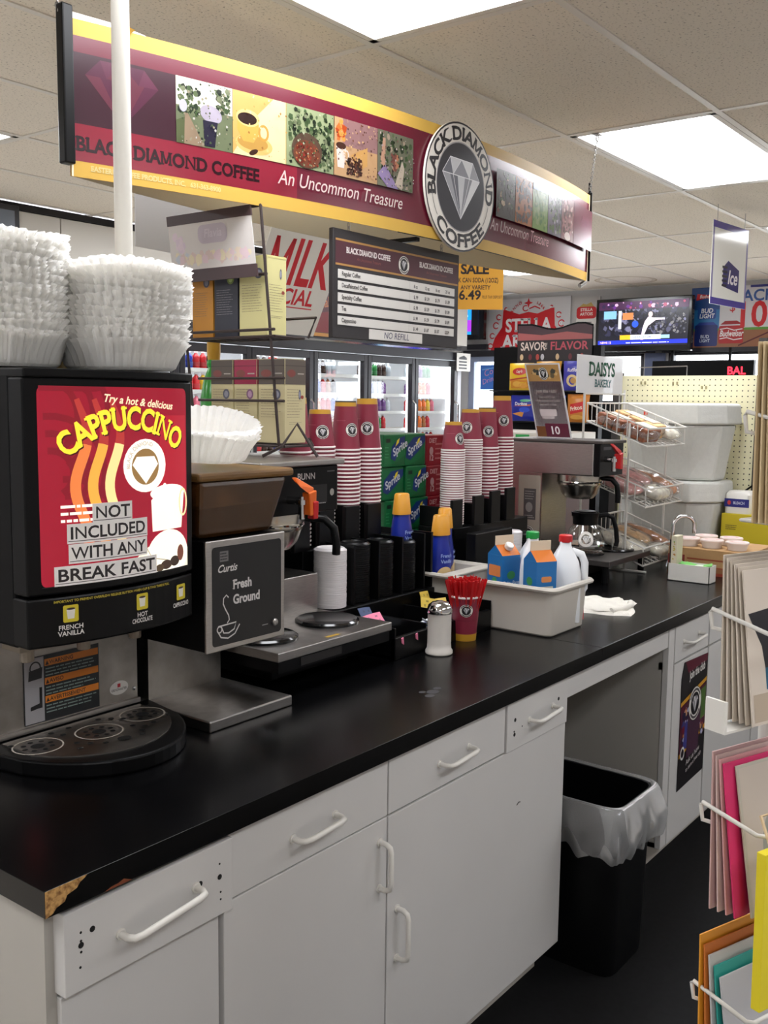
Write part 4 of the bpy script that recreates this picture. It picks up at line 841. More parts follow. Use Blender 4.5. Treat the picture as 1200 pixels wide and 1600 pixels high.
def faucet(par, x, y, z, c):
    part(par, 'hot_water_faucet', MB().cyl((x, y + .01, z), (x, y - .035, z), .011).cyl((x, y - .033, z + .012), (x, y - .033, z - .045), .0085).lathe([(.014, 0), (.014, .012)], (x, y - .033, z - .008), 14), chrome, smooth=40)
    part(par, 'faucet_handle', MB().hexa([(x - .035, y - .042, z + .052), (x - .028, y - .052, z + .040), (x + .018, y - .056, z + .010), (x + .02, y - .034, z + .018)], [(x - .036, y - .028, z + .062), (x - .03, y - .04, z + .064), (x + .026, y - .052, z + .034), (x + .026, y - .03, z + .034)]).hexa([(x + .004, y - .06, z - .036), (x + .026, y - .06, z - .036), (x + .026, y - .035, z - .034), (x + .004, y - .035, z - .034)], [(x + .002, y - .058, z + .022), (x + .03, y - .058, z + .028), (x + .03, y - .032, z + .028), (x + .002, y - .032, z + .022)]), c, bevel=.003)
bw = thing('coffee_brewer', 'stainless brewer with black control face and lower warmers beside the grinder', 'coffee brewer', (1.83, 1.85, ZT))
part(bw, 'body', MB().box(1.68, 2.02, 1.62, 2.18, ZT + .012, 1.0), black_mat, bevel=.003)
m = MB()
for x in (1.72, 1.99):
    for y in (1.66, 2.12): m.cyl((x, y, ZT), (x, y, ZT + .015), .015)
part(bw, 'foot', m, black_pl)
part(bw, 'lower_deck', MB().box(1.61, 2.042, 1.53, 1.81, .998, 1.02), steel, bevel=.002); part(bw, 'deck_skirt', MB().box(1.615, 2.037, 1.535, 1.8, .97, .998), black_pl)
part(bw, 'switch_plate', MB().box(1.69, 1.84, 1.5335, 1.536, .975, .995), M_('switch_plate', (36, 34, 34), .3))
warmer(bw, 1.70, 1.665, 1.02); warmer(bw, 1.937, 1.665, 1.02)
part(bw, 'upper_deck', MB().box(1.66, 2.042, 1.79, 2.12, 1.018, 1.122), steel, bevel=.002); warmer(bw, 1.85, 1.93, 1.122)
p = Print(plane((1.70, 1.5295, 1.0), (1, 0, 0), (0, 0, 1))); p.h = .0004
p = Print(plane((0, 0, 1.0203), (1, 0, 0), (0, 1, 0))); p.rect(1.80, 1.545, 1.85, 1.556, (170, 136, 40)); p.build(bw, 'caution_label')
p = Print(plane((0, 1.7895, 0), (1, 0, 0), (0, 0, 1))); p.rect(1.80, 1.105, 1.845, 1.116, (170, 136, 40)); p.build(bw, 'caution_label')
part(bw, 'column', MB().box(1.75, 2.03, 2.02, 2.2, 1.12, 1.31), black_pl)
part(bw, 'head', MB().box(1.745, 2.03, 1.71, 2.2, 1.305, 1.428), black_pl, bevel=.004)
part(bw, 'head_top', MB().box(1.72, 2.042, 1.695, 2.21, 1.429, 1.445), steel, bevel=.004)
p = Print(plane((0, 1.7096, 0), (1, 0, 0), (0, 0, 1))); p.text('BUNN', 1.868, 1.394, .016, (190, 186, 184), st='b', sx=1.05); p.rect(1.915, 1.328, 1.985, 1.378, (12, 12, 14)); p.ell(2.005, 1.355, .0085, .0095, (160, 156, 148)); p.lines(1.93, 1.325, 1.98, 1.334, 1, (150, 148, 148), rnd, .3); p.rect(1.985, 1.41, 2.015, 1.413, (90, 90, 90)); p.build(bw, 'control_face', rough=.3)
faucet(bw, 1.838, 1.70, 1.345, orange_pl); part(bw, 'handle_grip', MB().hexa([(1.852, 1.638, 1.30), (1.870, 1.638, 1.30), (1.870, 1.66, 1.30), (1.852, 1.66, 1.30)], [(1.852, 1.638, 1.345), (1.872, 1.638, 1.345), (1.872, 1.66, 1.345), (1.852, 1.66, 1.345)]), red_pl, bevel=.003)
funnel(bw, 1.862, 1.80, 1.305)

b2 = thing('coffee_brewer', 'stainless coffee brewer with red lever behind the milk bin', 'coffee brewer', (3.62, 1.8, ZT))
part(b2, 'head', MB().box(3.5, 3.715, 1.665, 2.05, 1.318, 1.445), steel, bevel=.005); part(b2, 'head_top', MB().box(3.495, 3.72, 1.63, 2.055, 1.444, 1.456), M_('dark_steel', (96, 92, 90), .4, .8), bevel=.003)
part(b2, 'control_face', MB().box(3.5, 3.715, 1.64, 1.665, 1.318, 1.445), black_pl, bevel=.003)
p = Print(plane((0, 1.6396, 0), (1, 0, 0), (0, 0, 1))); p.ell(3.69, 1.385, .008, .009, (90, 140, 130)); p.rect(3.53, 1.42, 3.6, 1.432, (70, 70, 74)); p.build(b2, 'face_marks')
faucet(b2, 3.545, 1.635, 1.385, red_pl); funnel(b2, 3.60, 1.77, 1.318, .55)
part(b2, 'column', MB().box(3.5, 3.715, 1.885, 2.05, 1.0, 1.32), steel); 
p = Print(plane((3.4995, 0, 0), (0, -1, 0), (0, 0, 1))); p.rect(-1.99, 1.0, -1.89, 1.31, (150, 140, 128)); p.rect(-1.965, 1.13, -1.91, 1.255, (70, 68, 68)); p.ell(-1.94, 1.18, .016, .02, (130, 128, 126)); p.lines(-1.96, 1.135, -1.915, 1.15, 2, (150, 148, 146), rnd, .4); p.lines(-1.96, 1.21, -1.915, 1.25, 4, (140, 138, 136), rnd, .3); p.logo(-1.94, 1.07, .036, asp=.8); p.build(b2, 'instruction_label')
part(b2, 'deck', MB().box(3.47, 3.86, 1.57, 2.06, .978, 1.0), M_('dark_steel', (96, 92, 90), .4, .8), bevel=.002); warmer(b2, 3.6, 1.74, 1.0, .08); warmer(b2, 3.775, 1.69, 1.0, .08)
part(b2, 'base', MB().box(3.6, 3.80, 1.72, 2.05, ZT + .005, .978), black_mat)
m = MB()
for x, y in ((3.5, 1.6), (3.84, 1.6), (3.5, 2.03), (3.84, 2.03)): m.cyl((x, y, ZT), (x, y, .978), .013, n=10)
part(b2, 'leg', m, black_pl)
# carafe
cf = thing('glass_carafe', 'glass coffee carafe with black collar and handle on the brewer by the milk bin', 'carafe', (3.6, 1.74, 1.007)); x, y, z = 3.60, 1.74, 1.0075
part(cf, 'bowl', MB().lathe([(.05, .0), (.066, .008), (.078, .035), (.076, .06), (.062, .09), (.046, .112), (.044, .125)], (x, y, z), 32), carafe_g, smooth=60)
part(cf, 'collar', MB().lathe([(.049, .112), (.05, .135), (.056, .158), (.052, .16), (.045, .135)], (x, y, z), 28), black_pl, smooth=40)
part(cf, 'lid', MB().lathe([(.05, .155), (.04, .165), (0, .168)], (x, y, z), 24).box(x - .06, x - .03, y + .0, y + .03, z + .148, z + .162), black_pl, smooth=40)
part(cf, 'band', MB().lathe([(.0785, .03), (.0785, .036)], (x, y, z), 32), chrome, smooth=40)
part(cf, 'handle', MB().tube([(x + .04, y - .03, z + .142), (x + .07, y - .06, z + .148), (x + .09, y - .078, z + .135), (x + .10, y - .088, z + .09), (x + .105, y - .092, z + .04), (x + .10, y - .09, z + .02)], .0095, 8), black_pl, smooth=60)
d = Vector((-.86, -.5, 0)).normalized(); p = Print(lambda u, v, h: Vector((x, y, z + v)) + (Matrix.Rotation(u / .078, 3, 'Z') @ d) * (.0795 - max(0, v - .05) * .35 - max(0, .03 - v) * .2 + h)); p.step = .004
p.ring(0, .06, .03, .03, .011, (236, 232, 226), 28); p.diamond(0, .058, .03, .03, [(220, 218, 214), (236, 234, 230), (190, 188, 186)]); p.build(cf, 'logo')

# club sign on top of brewer
js = thing('club_sign', 'slanted acrylic club card sign standing on the far brewer', 'sign', (3.56, 1.87, 1.456))
O = Vector((3.56, 1.945, 1.4575)); A = Vector((3.56, 1.79, 1.4575)); Tp = Vector((3.535, 2.0, 1.755)); U = (A - O); V = (Tp - O); Nn = U.cross(V).normalized(); Uw, Vw = U.length, V.length
f = lambda u, v, h=0.0: O + U * (u / Uw) + V * (v / Vw) + Nn * h
part(js, 'sleeve', MB().prism([(0, 0), (Uw, 0), (Uw, Vw), (0, Vw)], f, -.003, .0002), M_('sign_sleeve', (206, 204, 204), .15)); part(js, 'foot', MB().box(3.525, 3.60, 1.795, 1.945, 1.4562, 1.4592), clearp)
p = Print(f); p.rect(.006, .005, Uw - .006, Vw - .006, (84, 42, 56)); p.rect(.006, Vw * .76, Uw - .006, Vw - .006, (176, 134, 76)); p.blobs(.008, Vw * .78, Uw - .008, Vw - .01, [(96, 84, 60), (206, 170, 110), (60, 60, 50)], 24, .006, .016, rnd); p.logo(Uw / 2, Vw * .86, .026, asp=.8)
p.text('Join the club!', Uw / 2, Vw * .61, .014, (214, 204, 200), 'c', shear=.1, maxw=Uw * .6); 
for k, s in enumerate(('Buy any 9 cups', 'of Black Diamond Coffee', 'the next is free!')): p.text(s, Uw / 2, Vw * (.54 - .05 * k), .008, (204, 194, 190), 'c', maxw=Uw * .7)
p.rect(Uw * .22, Vw * .3, Uw * .7, Vw * .39, (206, 196, 196)); p.rect(Uw * .26, Vw * .26, Uw * .62, Vw * .3, (190, 180, 180)); p.rect(.006, .006, Uw * .3, Vw * .16, (120, 80, 50)); p.rect(Uw * .3, .006, Uw - .006, Vw * .2, (96, 44, 60)); p.text('10', Uw * .42, Vw * .06, .03, (230, 224, 226), st='b'); p.build(js, 'print', rough=.2)

# ---------------------------------------------------------------- coffee box rack on the first brewer
rk = thing('coffee_box_rack', 'dark wire rack with header card holding coffee boxes on the near brewer', 'rack', (1.93, 2.0, 1.446))
XRk = 1.93
m = MB()
for (y0, yt) in ((1.815, 1.90), (2.14, 2.24)):
    m.tube([(1.912, y0, 1.47), (1.93, yt, 2.11)], .0045, 6)
m.tube([(1.93, 1.90, 2.11), (1.93, 2.24, 2.11)], .0045, 6); m.tube([(1.927, 1.875, 1.93), (1.927, 2.21, 1.93)], .0045, 6)
part(rk, 'front_frame', m, dark_wire)
for z, dy in ((1.765, .005), (1.475, -.03)):
    m = MB(); y0, y1 = 1.83 + dy, 2.16 + dy
    for zz in ((z, z + .018) if z > 1.6 else (z, z + .12)): m.tube([(1.915, y0, zz), (1.915, y1, zz)], .004, 6)
    m.tube([(1.915, y0, z), (2.03, y0, z), (2.03, y1, z), (1.915, y1, z)], .004, 6)
    for k in range(6): m.tube([(1.915, y0 + .055 * (k + .5), z), (2.03, y0 + .055 * (k + .5), z)], .0025, 4)
    part(rk, 'shelf', m, dark_wire)
m = MB(); m.tube([(1.915, 1.80, 1.655), (1.915, 2.13, 1.655)], .004, 6); m.tube([(2.03, 1.82, 1.765), (2.04, 1.80, 1.82), (2.04, 2.1, 1.82)], .004, 6); part(rk, 'guard_rail', m, dark_wire)
m = MB(); m.tube([(1.885, 1.85, 1.449), (1.912, 1.805, 1.475), (1.955, 1.79, 1.535), (1.975, 1.735, 1.449)], .0045, 6); part(rk, 'stand_foot', m, dark_wire); m = MB(); m.tube([(1.885, 2.16, 1.449), (1.912, 2.13, 1.475), (1.955, 2.1, 1.535), (1.975, 2.06, 1.449)], .0045, 6); m.tube([(1.975, 1.765, 1.495), (2.03, 1.80, 1.475)], .004, 6); part(rk, 'stand_foot', m, dark_wire)
O = Vector((1.902, 2.215, 1.925)); U = Vector((0, -.33, 0)); V = Vector((.003, .028, .18)); Uw, Vw = .33, V.length
f = lambda u, v, h=0.0: O + U * (u / Uw) + V * (v / Vw) + Vector((-h, 0, 0))
hd = part(rk, 'header_card', MB().prism([(0, 0), (Uw, 0), (Uw, Vw), (0, Vw)], f, 0, .0015), panelp)
part(rk, 'header_strip', MB().prism([(-.002, -.004), (Uw + .002, -.004), (Uw + .002, .03), (-.002, .03)], f, -.002, .003).prism([(-.002, Vw - .024), (Uw + .002, Vw - .024), (Uw + .002, Vw + .004), (-.002, Vw + .004)], f, -.002, .003), M_('brown_strip', (62, 42, 44), .5))
p = Print(f, h0=.0018); p.rect(0, .03, Uw, Vw - .024, (206, 200, 196)); p.blobs(.005, .035, Uw - .005, .085, [(214, 190, 196), (216, 200, 180), (190, 196, 206), (220, 208, 176), (206, 184, 178)], 46, .008, .022, rnd); p.rrect(.12, .098, .235, .15, .02, (184, 172, 184)); p.text('Flavia', .178, .115, .022, (200, 190, 200), 'c', 'b', shear=.2, maxw=.09); p.blobs(.005, .07, .07, .15, [(214, 196, 206), (208, 190, 204)], 12, .01, .02, rnd); p.build(hd, 'faded_print')
def cbox(y, z, w, h, d, top, body, lab, band=.3, sealc=(90, 90, 104), side=None):
    t = thing('coffee_box', lab, 'box', (1.975, y, z), 0, 'coffee boxes on the wire rack')
    x0 = 1.938; d *= .75; part(t, 'carton', MB().box(x0, x0 + d, y - w / 2, y + w / 2, z, z + h), M_('carton_' + '_'.join(map(str, body)), body, .5), bevel=.0015)
    for nm, f, W in (('front_print', plane((x0 - .0004, y + w / 2, z), (0, -1, 0), (0, 0, 1)), w), ('side_print', plane((x0, y - w / 2 - .0004, z), (1, 0, 0), (0, 0, 1)), d)):
        p = Print(f, dh=2e-5); p.rect(.001, h * (1 - band), W - .001, h - .001, top)
        dk = (110, 96, 84) if sum(body) > 300 else (150, 150, 156)
        p.lines(W * .1, h * .3, W * .85, h * .66, 11, dk, rnd, .14); p.ell(W * .7, h * (.78 if band < .1 else .58), W * .15 if nm[0] == 'f' else W * .06, .014, sealc, 18); p.ell(W * .7, h * (.78 if band < .1 else .58), W * .09 if nm[0] == 'f' else W * .04, .009, tuple(min(255, v + 60) for v in sealc), 14)
        if band > .1: p.ell(W * .3, h * .83, W * .2, .01, (120, 60, 54)); p.rect(W * .6, h * .82, W * .9, h * .835, (170, 160, 150)); p.rect(.001, h * .915, W - .001, h * .925, tuple(int(v * .75) for v in top))
        if nm[0] == 's': p.lines(W * .2, h * .22, W * .8, h * .26, 2, dk, rnd, .2); p.ell(W * .82, h * .55, .006, .005, (140, 60, 50))
        p.build(t, nm)
    p = Print(plane((x0, y - w / 2, z + h + .0003), (1, 0, 0), (0, 1, 0))); p.rect(.001, .001, d - .001, w - .001, top); p.build(t, 'top_print'); return t
cbox(2.137, 1.770, .085, .195, .10, (150, 70, 30), (198, 136, 40), 'orange coffee box at the left of the upper rack shelf', .03)
cbox(2.042, 1.770, .093, .20, .10, (150, 170, 50), (42, 44, 56), 'charcoal coffee box with lime top in the middle of the upper rack shelf', .03, (120, 140, 70))
cbox(1.937, 1.770, .105, .212, .10, (206, 198, 132), (206, 198, 140), 'tall pale yellow coffee box at the right of the upper rack shelf', .03)
cbox(2.06, 1.482, .088, .225, .10, (84, 74, 66), (196, 184, 140), 'brown topped cream coffee box at the left of the lower rack shelf')
cbox(1.967, 1.482, .088, .225, .10, (150, 34, 68), (196, 184, 140), 'magenta topped cream coffee box in the middle of the lower rack shelf', .3, (130, 90, 120))
cbox(1.868, 1.482, .098, .225, .11, (92, 82, 74), (200, 188, 146), 'brown topped cream coffee box at the right of the lower rack shelf')
# green bottle behind the rack
gb = thing('green_syrup_bottle', 'green bottle with yellow label standing behind the wire rack', 'bottle', (2.1, 2.32, ZT)); x, y = 2.135, 2.305
part(gb, 'body', MB().lathe([(.04, 0), (.042, .01), (.042, .69), (.032, .745), (.016, .785)], (x, y, ZT), 20), M_('green_bottle', (60, 150, 60), .2), smooth=50); part(gb, 'label_band', MB().lathe([(.043, .58), (.043, .66)], (x, y, ZT), 20), M_('yellow_green_label', (196, 196, 50), .4)); part(gb, 'collar', MB().lathe([(.018, .782), (.022, .795), (.018, .808)], (x, y, ZT), 16), M_('green_collar', (30, 160, 60), .3)); part(gb, 'cap', MB().lathe([(.019, .806), (.021, .83), (.020, .90), (0, .901)], (x, y, ZT), 18), M_('mustard_cap', (196, 150, 34), .4), smooth=50)

# ---------------------------------------------------------------- ORGANIZERS, CUPS, LIDS
og = thing('condiment_organizer', 'stepped black condiment and cup organizer right of the near brewer', 'organizer', (2.3, 1.75, ZT))
XA, XB = 2.055, 2.545
part(og, 'body', MB().box(XA, XB, 1.74, 1.86, ZT, 1.015).box(XA, XB, 1.86, 2.02, ZT, 1.172), black_pl, bevel=.003)
m = MB(); m.box(XA, XB, 1.53, 1.545, ZT, .972); m.box(XA, XA + .006, 1.53, 1.74, ZT, 1.0); m.box(XB - .006, XB, 1.53, 1.74, ZT, 1.0); m.box(XA, XB, 1.545, 1.74, ZT, .925)
for k in (1, 2): m.box(XA + k * .163, XA + k * .163 + .005, 1.545, 1.74, ZT, .985)
part(og, 'packet_bin', m, black_pl, bevel=.002)
for x in (2.155, 2.27, 2.385, 2.50): part(og, 'lid_divider', MB().box(x - .004, x + .004, 1.75, 1.86, 1.015, 1.19), black_pl)
part(og, 'end_wall', MB().box(2.535, XB, 1.75, 2.02, 1.015, 1.19), black_pl)
for x in (2.10, 2.207, 2.325, 2.43): part(og, 'cup_guard', MB().box(x - .085, x - .018, 1.855, 1.87, 1.172, 1.285).box(x - .058, x - .05, 1.865, 2.02, 1.172, 1.285), black_pl, bevel=.002)
og2 = thing('cup_organizer', 'black cup and lid organizer beside the red soda cartons', 'organizer', (3.08, 1.85, ZT))
part(og2, 'body', MB().box(2.815, 3.33, 1.80, 1.85, ZT, 1.01).box(2.815, 3.33, 1.85, 2.0, ZT, 1.165).box(2.815, 3.06, 1.76, 1.80, ZT, 1.155), black_pl, bevel=.003)
for x, h in ((2.876, 1.235), (3.015, 1.24), (3.128, 1.25), (3.235, 1.255)): part(og2, 'cup_guard', MB().box(x - .085, x - .022, 1.84, 1.852, 1.165, h + .03).box(x - .055, x - .047, 1.848, 2.0, 1.165, h), black_pl, bevel=.002)

def cup_me(name, r0, r1, h, dark=False):
    n = 28; prof = [(r1 - .003, .0), (r1 + .0025, .0008, 2), (r1 + .0025, .0048, 2), (r1, .0056, 2), (r0 + (r1 - r0) * .11, h * .89, 0), (r0 + (r1 - r0) * .03, h * .97, 1), (r0, h, 3 if dark else 1), (r0 - .003, h, 1), (r0 - .004, h - .006, 1), (0, h - .006, 1)]
    m = MB()
    for j in range(len(prof) - 1):
        a, b = prof[j], prof[j + 1]; o = len(m.v)
        for r, z in (a[:2], b[:2]):
            for i in range(n): t = 2 * pi * i / n; m.v.append(Vector((r * cos(t), r * sin(t), z)))
        for i in range(n): i2 = (i + 1) % n; m.f.append([o + i, o + i2, o + n + i2, o + n + i]); m.m.append(b[2])
    return m.mesh(name, [maroon, gold, rimwhite, M_('dark_cup_base', (54, 46, 44), .5)], 30)
CUPS = {'large': (cup_me('large_cup', .0315, .045, .158), .0315, .045, .158), 'large_dark': (cup_me('large_dark_cup', .0315, .045, .15, True), .0315, .045, .15), 'medium': (cup_me('medium_cup', .031, .0445, .112), .031, .0445, .112), 'small': (cup_me('small_cup', .029, .0405, .10), .029, .0405, .10)}
def cup_print(par, r0, r1, h, x, y, z, face, dy=0, inv=True):
    d = Vector((cos(face), sin(face), 0)); rad = lambda v: r1 + (r0 - r1) * (v / h)
    f = lambda u, v, hh: Vector((x, y, z + v)) + (Matrix.Rotation(u / rad(v), 3, 'Z') @ d) * (rad(v) + hh + .0002)
    p = Print(f, step=.003); p.logo(0, h * .42, .021); p.rect(-.05, h * .60, -.02, h * .605, (196, 120, 130)); p.build(par, 'printed_logo')
def stack(kind, x, y, z0, z1, pitch, desc, face=-2.5):
    me, r0, r1, h = CUPS[kind]; n = max(2, round((z1 - z0) / pitch) + 1)
    for k in range(n):
        top = k == n - 1; lab = 'top cup of ' + desc if top else 'cup nested in ' + desc
        t = thing('paper_cup', lab, 'cup', (x, y, z0 + k * pitch), 0, None if top else 'cups in ' + desc)
        t.location.x += rnd.uniform(-.0006, .0006)
        o = bpy.data.objects.new('cup_body', me); COL.objects.link(o); o.parent = t; OM[o.name] = OM[t.name]
        if top: cup_print(t, r0, r1, h, x, y, z0 + k * pitch, face)
stack('large', 2.10, 1.93, 1.178, 1.445, .0117, 'the cup stack partly hidden by the wire coffee rack', -2.2)
stack('medium', 2.207, 1.93, 1.178, 1.453, .0117, 'the shorter cup stack second from the wire rack', -2.2)
stack('large_dark', 2.325, 1.93, 1.178, 1.452, .0117, 'the dark-ringed cup stack left of the green soda cartons', -1.9)
stack('large', 2.43, 1.93, 1.178, 1.45, .0117, 'the cup stack touching the green soda cartons', -2.45)
stack('small', 2.876, 1.90, 1.172, 1.428, .0083, 'the shortest cup stack in front of the red cartons', -1.8)
stack('medium', 3.015, 1.92, 1.172, 1.46, .0085, 'the cup stack second from the red cartons', -2.9)
stack('large_dark', 3.128, 1.92, 1.172, 1.424, .0117, 'the dark-ringed cup stack next to the tallest stack', -2.4)
stack('large', 3.235, 1.92, 1.172, 1.468, .0117, 'the tallest cup stack left of the far brewer', -2.4)
def lid_me(name, m, r=.045):
    return MB().lathe([(r, 0), (r + .002, .001), (r + .002, .006), (r - .002, .0085), (r - .006, .012), (r - .009, .012), (r - .011, .009), (0, .009)], n=24).mesh(name, m, 35)
lid_b = lid_me('black_lid', black_pl); lid_w = lid_me('white_lid', M_('white_lid_plastic', (224, 220, 220), .35)); lid_s = lid_me('small_white_lid', M_('white_lid_plastic', (224, 220, 220), .35), .032)
def lids(me, x, y, z0, n, pitch, desc, dx=0):
    for k in range(n):
        o = bpy.data.objects.new('cup_cover', me); COL.objects.link(o); o.location = (x + dx * k + rnd.uniform(-.0008, .0008), y, z0 + k * pitch)
        meta(o, ('top lid of ' if k == n - 1 else 'lid nested in ') + desc, 'lid', None if k == n - 1 else 'lids in ' + desc)
lids(lid_w, 2.10, 1.795, 1.017, 26, .0063, 'the white lid stack beside the steel warmer step'); lids(lid_b, 2.214, 1.80, 1.017, 27, .0062, 'the black lid stack next to the white lids'); lids(lid_b, 2.327, 1.80, 1.017, 26, .0062, 'the middle black lid stack in the near organizer'); lids(lid_b, 2.443, 1.80, 1.017, 24, .0062, 'the black lid stack in front of the amber capped bottle')
lids(lid_s, 3.155, 1.815, 1.012, 18, .0063, 'the small white lid stack behind the milk cartons', .0003); lids(lid_b, 3.235, 1.815, 1.012, 16, .0062, 'the black lid stack right of the small white lids')

# sweetener packets in the organizer
PK = [((236, 128, 160), 'pink'), ((226, 228, 234), 'white and blue'), ((214, 184, 72), 'yellow'), ((70, 84, 120), 'dark blue')]
def packet(x, y, z, rx, ry, rzz, k, lab):
    t = thing('sweetener_packet', lab, 'packet', (x, y, z)); Mx = Matrix.Rotation(rzz, 3, 'Z') @ Matrix.Rotation(ry, 3, 'Y') @ Matrix.Rotation(rx, 3, 'X')
    F = lambda u, v, h=0.0: Vector((x, y, z)) + Mx @ Vector((u, v, h + .0025 * sin(pi * max(0, min(1, (u + .031) / .062))) ))
    m = MB().grid(lambda a, b: F(-.031 + .062 * a, -.019 + .038 * b, .0008), 6, 3); m.grid(lambda a, b: F(.031 - .062 * a, -.019 + .038 * b, -.0008), 6, 3); part(t, 'sachet', m, M_('packet_' + PK[k][1].replace(' ', '_'), PK[k][0], .55))
    p = Print(lambda u, v, h: F(u, v, h + .0011)); c = tuple(int(v * .7) for v in PK[k][0]) if k != 1 else (90, 110, 170); p.rect(-.022, -.012, .022, -.004, c); p.rect(-.015, .004, .018, .01, c); p.build(t, 'sachet_print')
for i, a in enumerate(((2.115, 1.70, .975, .5, .1, .3, 0, 'pink sweetener packet standing at the left of the organizer bin'), (2.15, 1.68, .985, .7, -.2, -.5, 0, 'bright pink sweetener packet sticking out beside the warmer'), (2.165, 1.715, .995, 1.0, .1, .1, 3, 'dark blue sugar packet behind the pink packets'), (2.2, 1.68, .97, .9, .2, .4, 1, 'white sugar packet right of the pink packets'),
    (2.255, 1.60, .955, .8, .1, .1, 1, 'white and blue sugar packet in the middle bin near the warmer corner'), (2.30, 1.595, .965, .5, .3, .6, 1, 'white sugar packet lying on top near the sugar shaker'), (2.335, 1.61, .955, .3, -.2, -.3, 1, 'pale sugar packet against the sugar shaker'),
    (2.435, 1.68, .985, .9, .2, -.6, 2, 'yellow sweetener packet at the left of the right bin'), (2.47, 1.68, .98, .7, -.2, -.9, 2, 'yellow sweetener packet in the middle of the right bin'), (2.49, 1.64, .965, .6, .1, -.4, 2, 'yellow sweetener packet nearest the sugar shaker'), (2.45, 1.71, 1.0, 1.2, .1, .2, 2, 'yellow sweetener packet standing at the back'))): packet(*a)
for x, y, lab in ((2.085, 1.527, 'torn pink scrap stuck under the warmer edge'), (2.15, 1.527, 'second pink scrap on the organizer front')):
    solo('paper_scrap', MB().hexa([(x, y, .955), (x + .008, y, .95), (x + .008, y + .003, .95), (x, y + .003, .955)], [(x - .002, y, .968), (x + .006, y, .97), (x + .006, y + .003, .97), (x - .002, y + .003, .968)]), M_('packet_pink', PK[0][0], .55), lab, 'scrap')

# ---------------------------------------------------------------- soda cartons
gcar = M_('green_carton', (14, 104, 56), .35); rcar = M_('red_carton', (140, 18, 34), .35)
def soda(x, y, z, lab, k):
    t = thing('soda_carton', lab, 'carton', (x + .062, y, z), 0, None); jx, jy = rnd.uniform(-.003, .003), rnd.uniform(-.004, .004)
    x += jx; y += jy; w, h, d = .124, .1135, .36
    part(t, 'carton', MB().box(x, x + w, y, y + d, z, z + h), gcar if k else rcar, bevel=.004)
    p = Print(plane((x, y - .0004, z), (1, 0, 0), (0, 0, 1)))
    if k:
        s = .035 if k == 1 else 0
        p.poly([(.004 + s, .03), (.03 + s, .02), (.08, .05), (.12, .085), (.12, .106), (.05 + s, .1), (.01 + s, .07)], (22, 52, 112)); p.poly([(.03, .006), (.12, .006), (.12, .04), (.08, .02)], (24, 92, 50)); p.text('Sprite', .02 + s, .036, .026, (206, 210, 216), st='b', shear=.2, rot=24, maxw=.09); p.poly([(.065, .07), (.085, .084), (.09, .1), (.075, .092)], (226, 206, 50))
        if k == 1: p.rect(.012, .085, .036, .098, (20, 40, 30)); p.lines(.006, .03, .03, .075, 4, (70, 150, 100), rnd, .25)
    else:
        p.text('DIET', .02, .085, .016, (206, 160, 160), st='b'); p.ell(.035, .055, .012, .015, (190, 150, 150)); p.text('12', .02, .02, .02, (206, 180, 180), st='b'); p.lines(.06, .02, .11, .09, 4, (190, 120, 120), rnd, .3)
    p.build(t, 'front_print', rough=.3)
    p = Print(plane((x - .0004, y + d, z), (0, -1, 0), (0, 0, 1))); p.poly([(.05, .02), (.2, .03), (.31, .1), (.1, .1)], (22, 52, 112) if k else (110, 14, 26)); p.text('Sprite' if k else 'Diet', .1, .04, .04, (206, 210, 216), st='b', shear=.2); p.build(t, 'side_print', rough=.3)
on = ['lowest', 'second lowest', 'middle', 'second highest', 'top']
for r in range(5):
    for c in range(2): soda(2.672 + c * .127 + (.02 if r == 2 else 0), 2.05, ZT + r * .1148, '%s green soda carton in the %s column behind the cup stacks' % (on[r], 'left' if c == 0 else 'right'), 1 + (c + r) % 2)
    soda(2.945 + (.004 if r % 2 else 0), 2.06, ZT + r * .1128, '%s red soda carton beside the green cartons' % on[r], 0)

# ---------------------------------------------------------------- bin tray with milk and creamers
ty = thing('plastic_tub', 'long cream plastic tub with a divider holding milk and creamers', 'tub', (2.65, 1.57, ZT))
x0, x1, y0, y1, zr = 2.545, 2.785, 1.325, 1.87, 1.062
def rr(x0, x1, y0, y1, r, z, n=5):
    o = []
    for cx, cy, a in ((x1 - r, y0 + r, -90), (x1 - r, y1 - r, 0), (x0 + r, y1 - r, 90), (x0 + r, y0 + r, 180)):
        for i in range(n + 1): t = R(a + 90 * i / n); o.append(Vector((cx + r * cos(t), cy + r * sin(t), z)))
    return o
def shell(levels):
    m = MB(); n = len(levels[0])
    for L in levels: m.v += L
    for j in range(len(levels) - 1):
        for i in range(n): m.f.append([j * n + i, j * n + (i + 1) % n, (j + 1) * n + (i + 1) % n, (j + 1) * n + i]); m.m.append(0)
    m.f.append(list(reversed(range(n)))); m.m.append(0); m.f.append(list(range((len(levels) - 1) * n, len(levels) * n))); m.m.append(0); return m
ins = lambda d, r, z: rr(x0 + d, x1 - d, y0 + d, y1 - d, r, z)
part(ty, 'tub_shell', shell([ins(.012, .02, ZT + .001), ins(.008, .022, ZT + .006), ins(.0, .024, 1.048), ins(-.016, .03, 1.050), ins(-.018, .03, 1.056), ins(-.014, .03, 1.062), ins(-.002, .024, 1.062), ins(.005, .022, 1.054), ins(.012, .02, .93)]), cream_pl, smooth=35)
part(ty, 'divider', MB().box(x0 + .004, x1 - .004, 1.69, 1.70, .93, 1.052).box(x0 - .004, x1 + .004, 1.672, 1.718, 1.052, 1.060), cream_pl, bevel=.003)
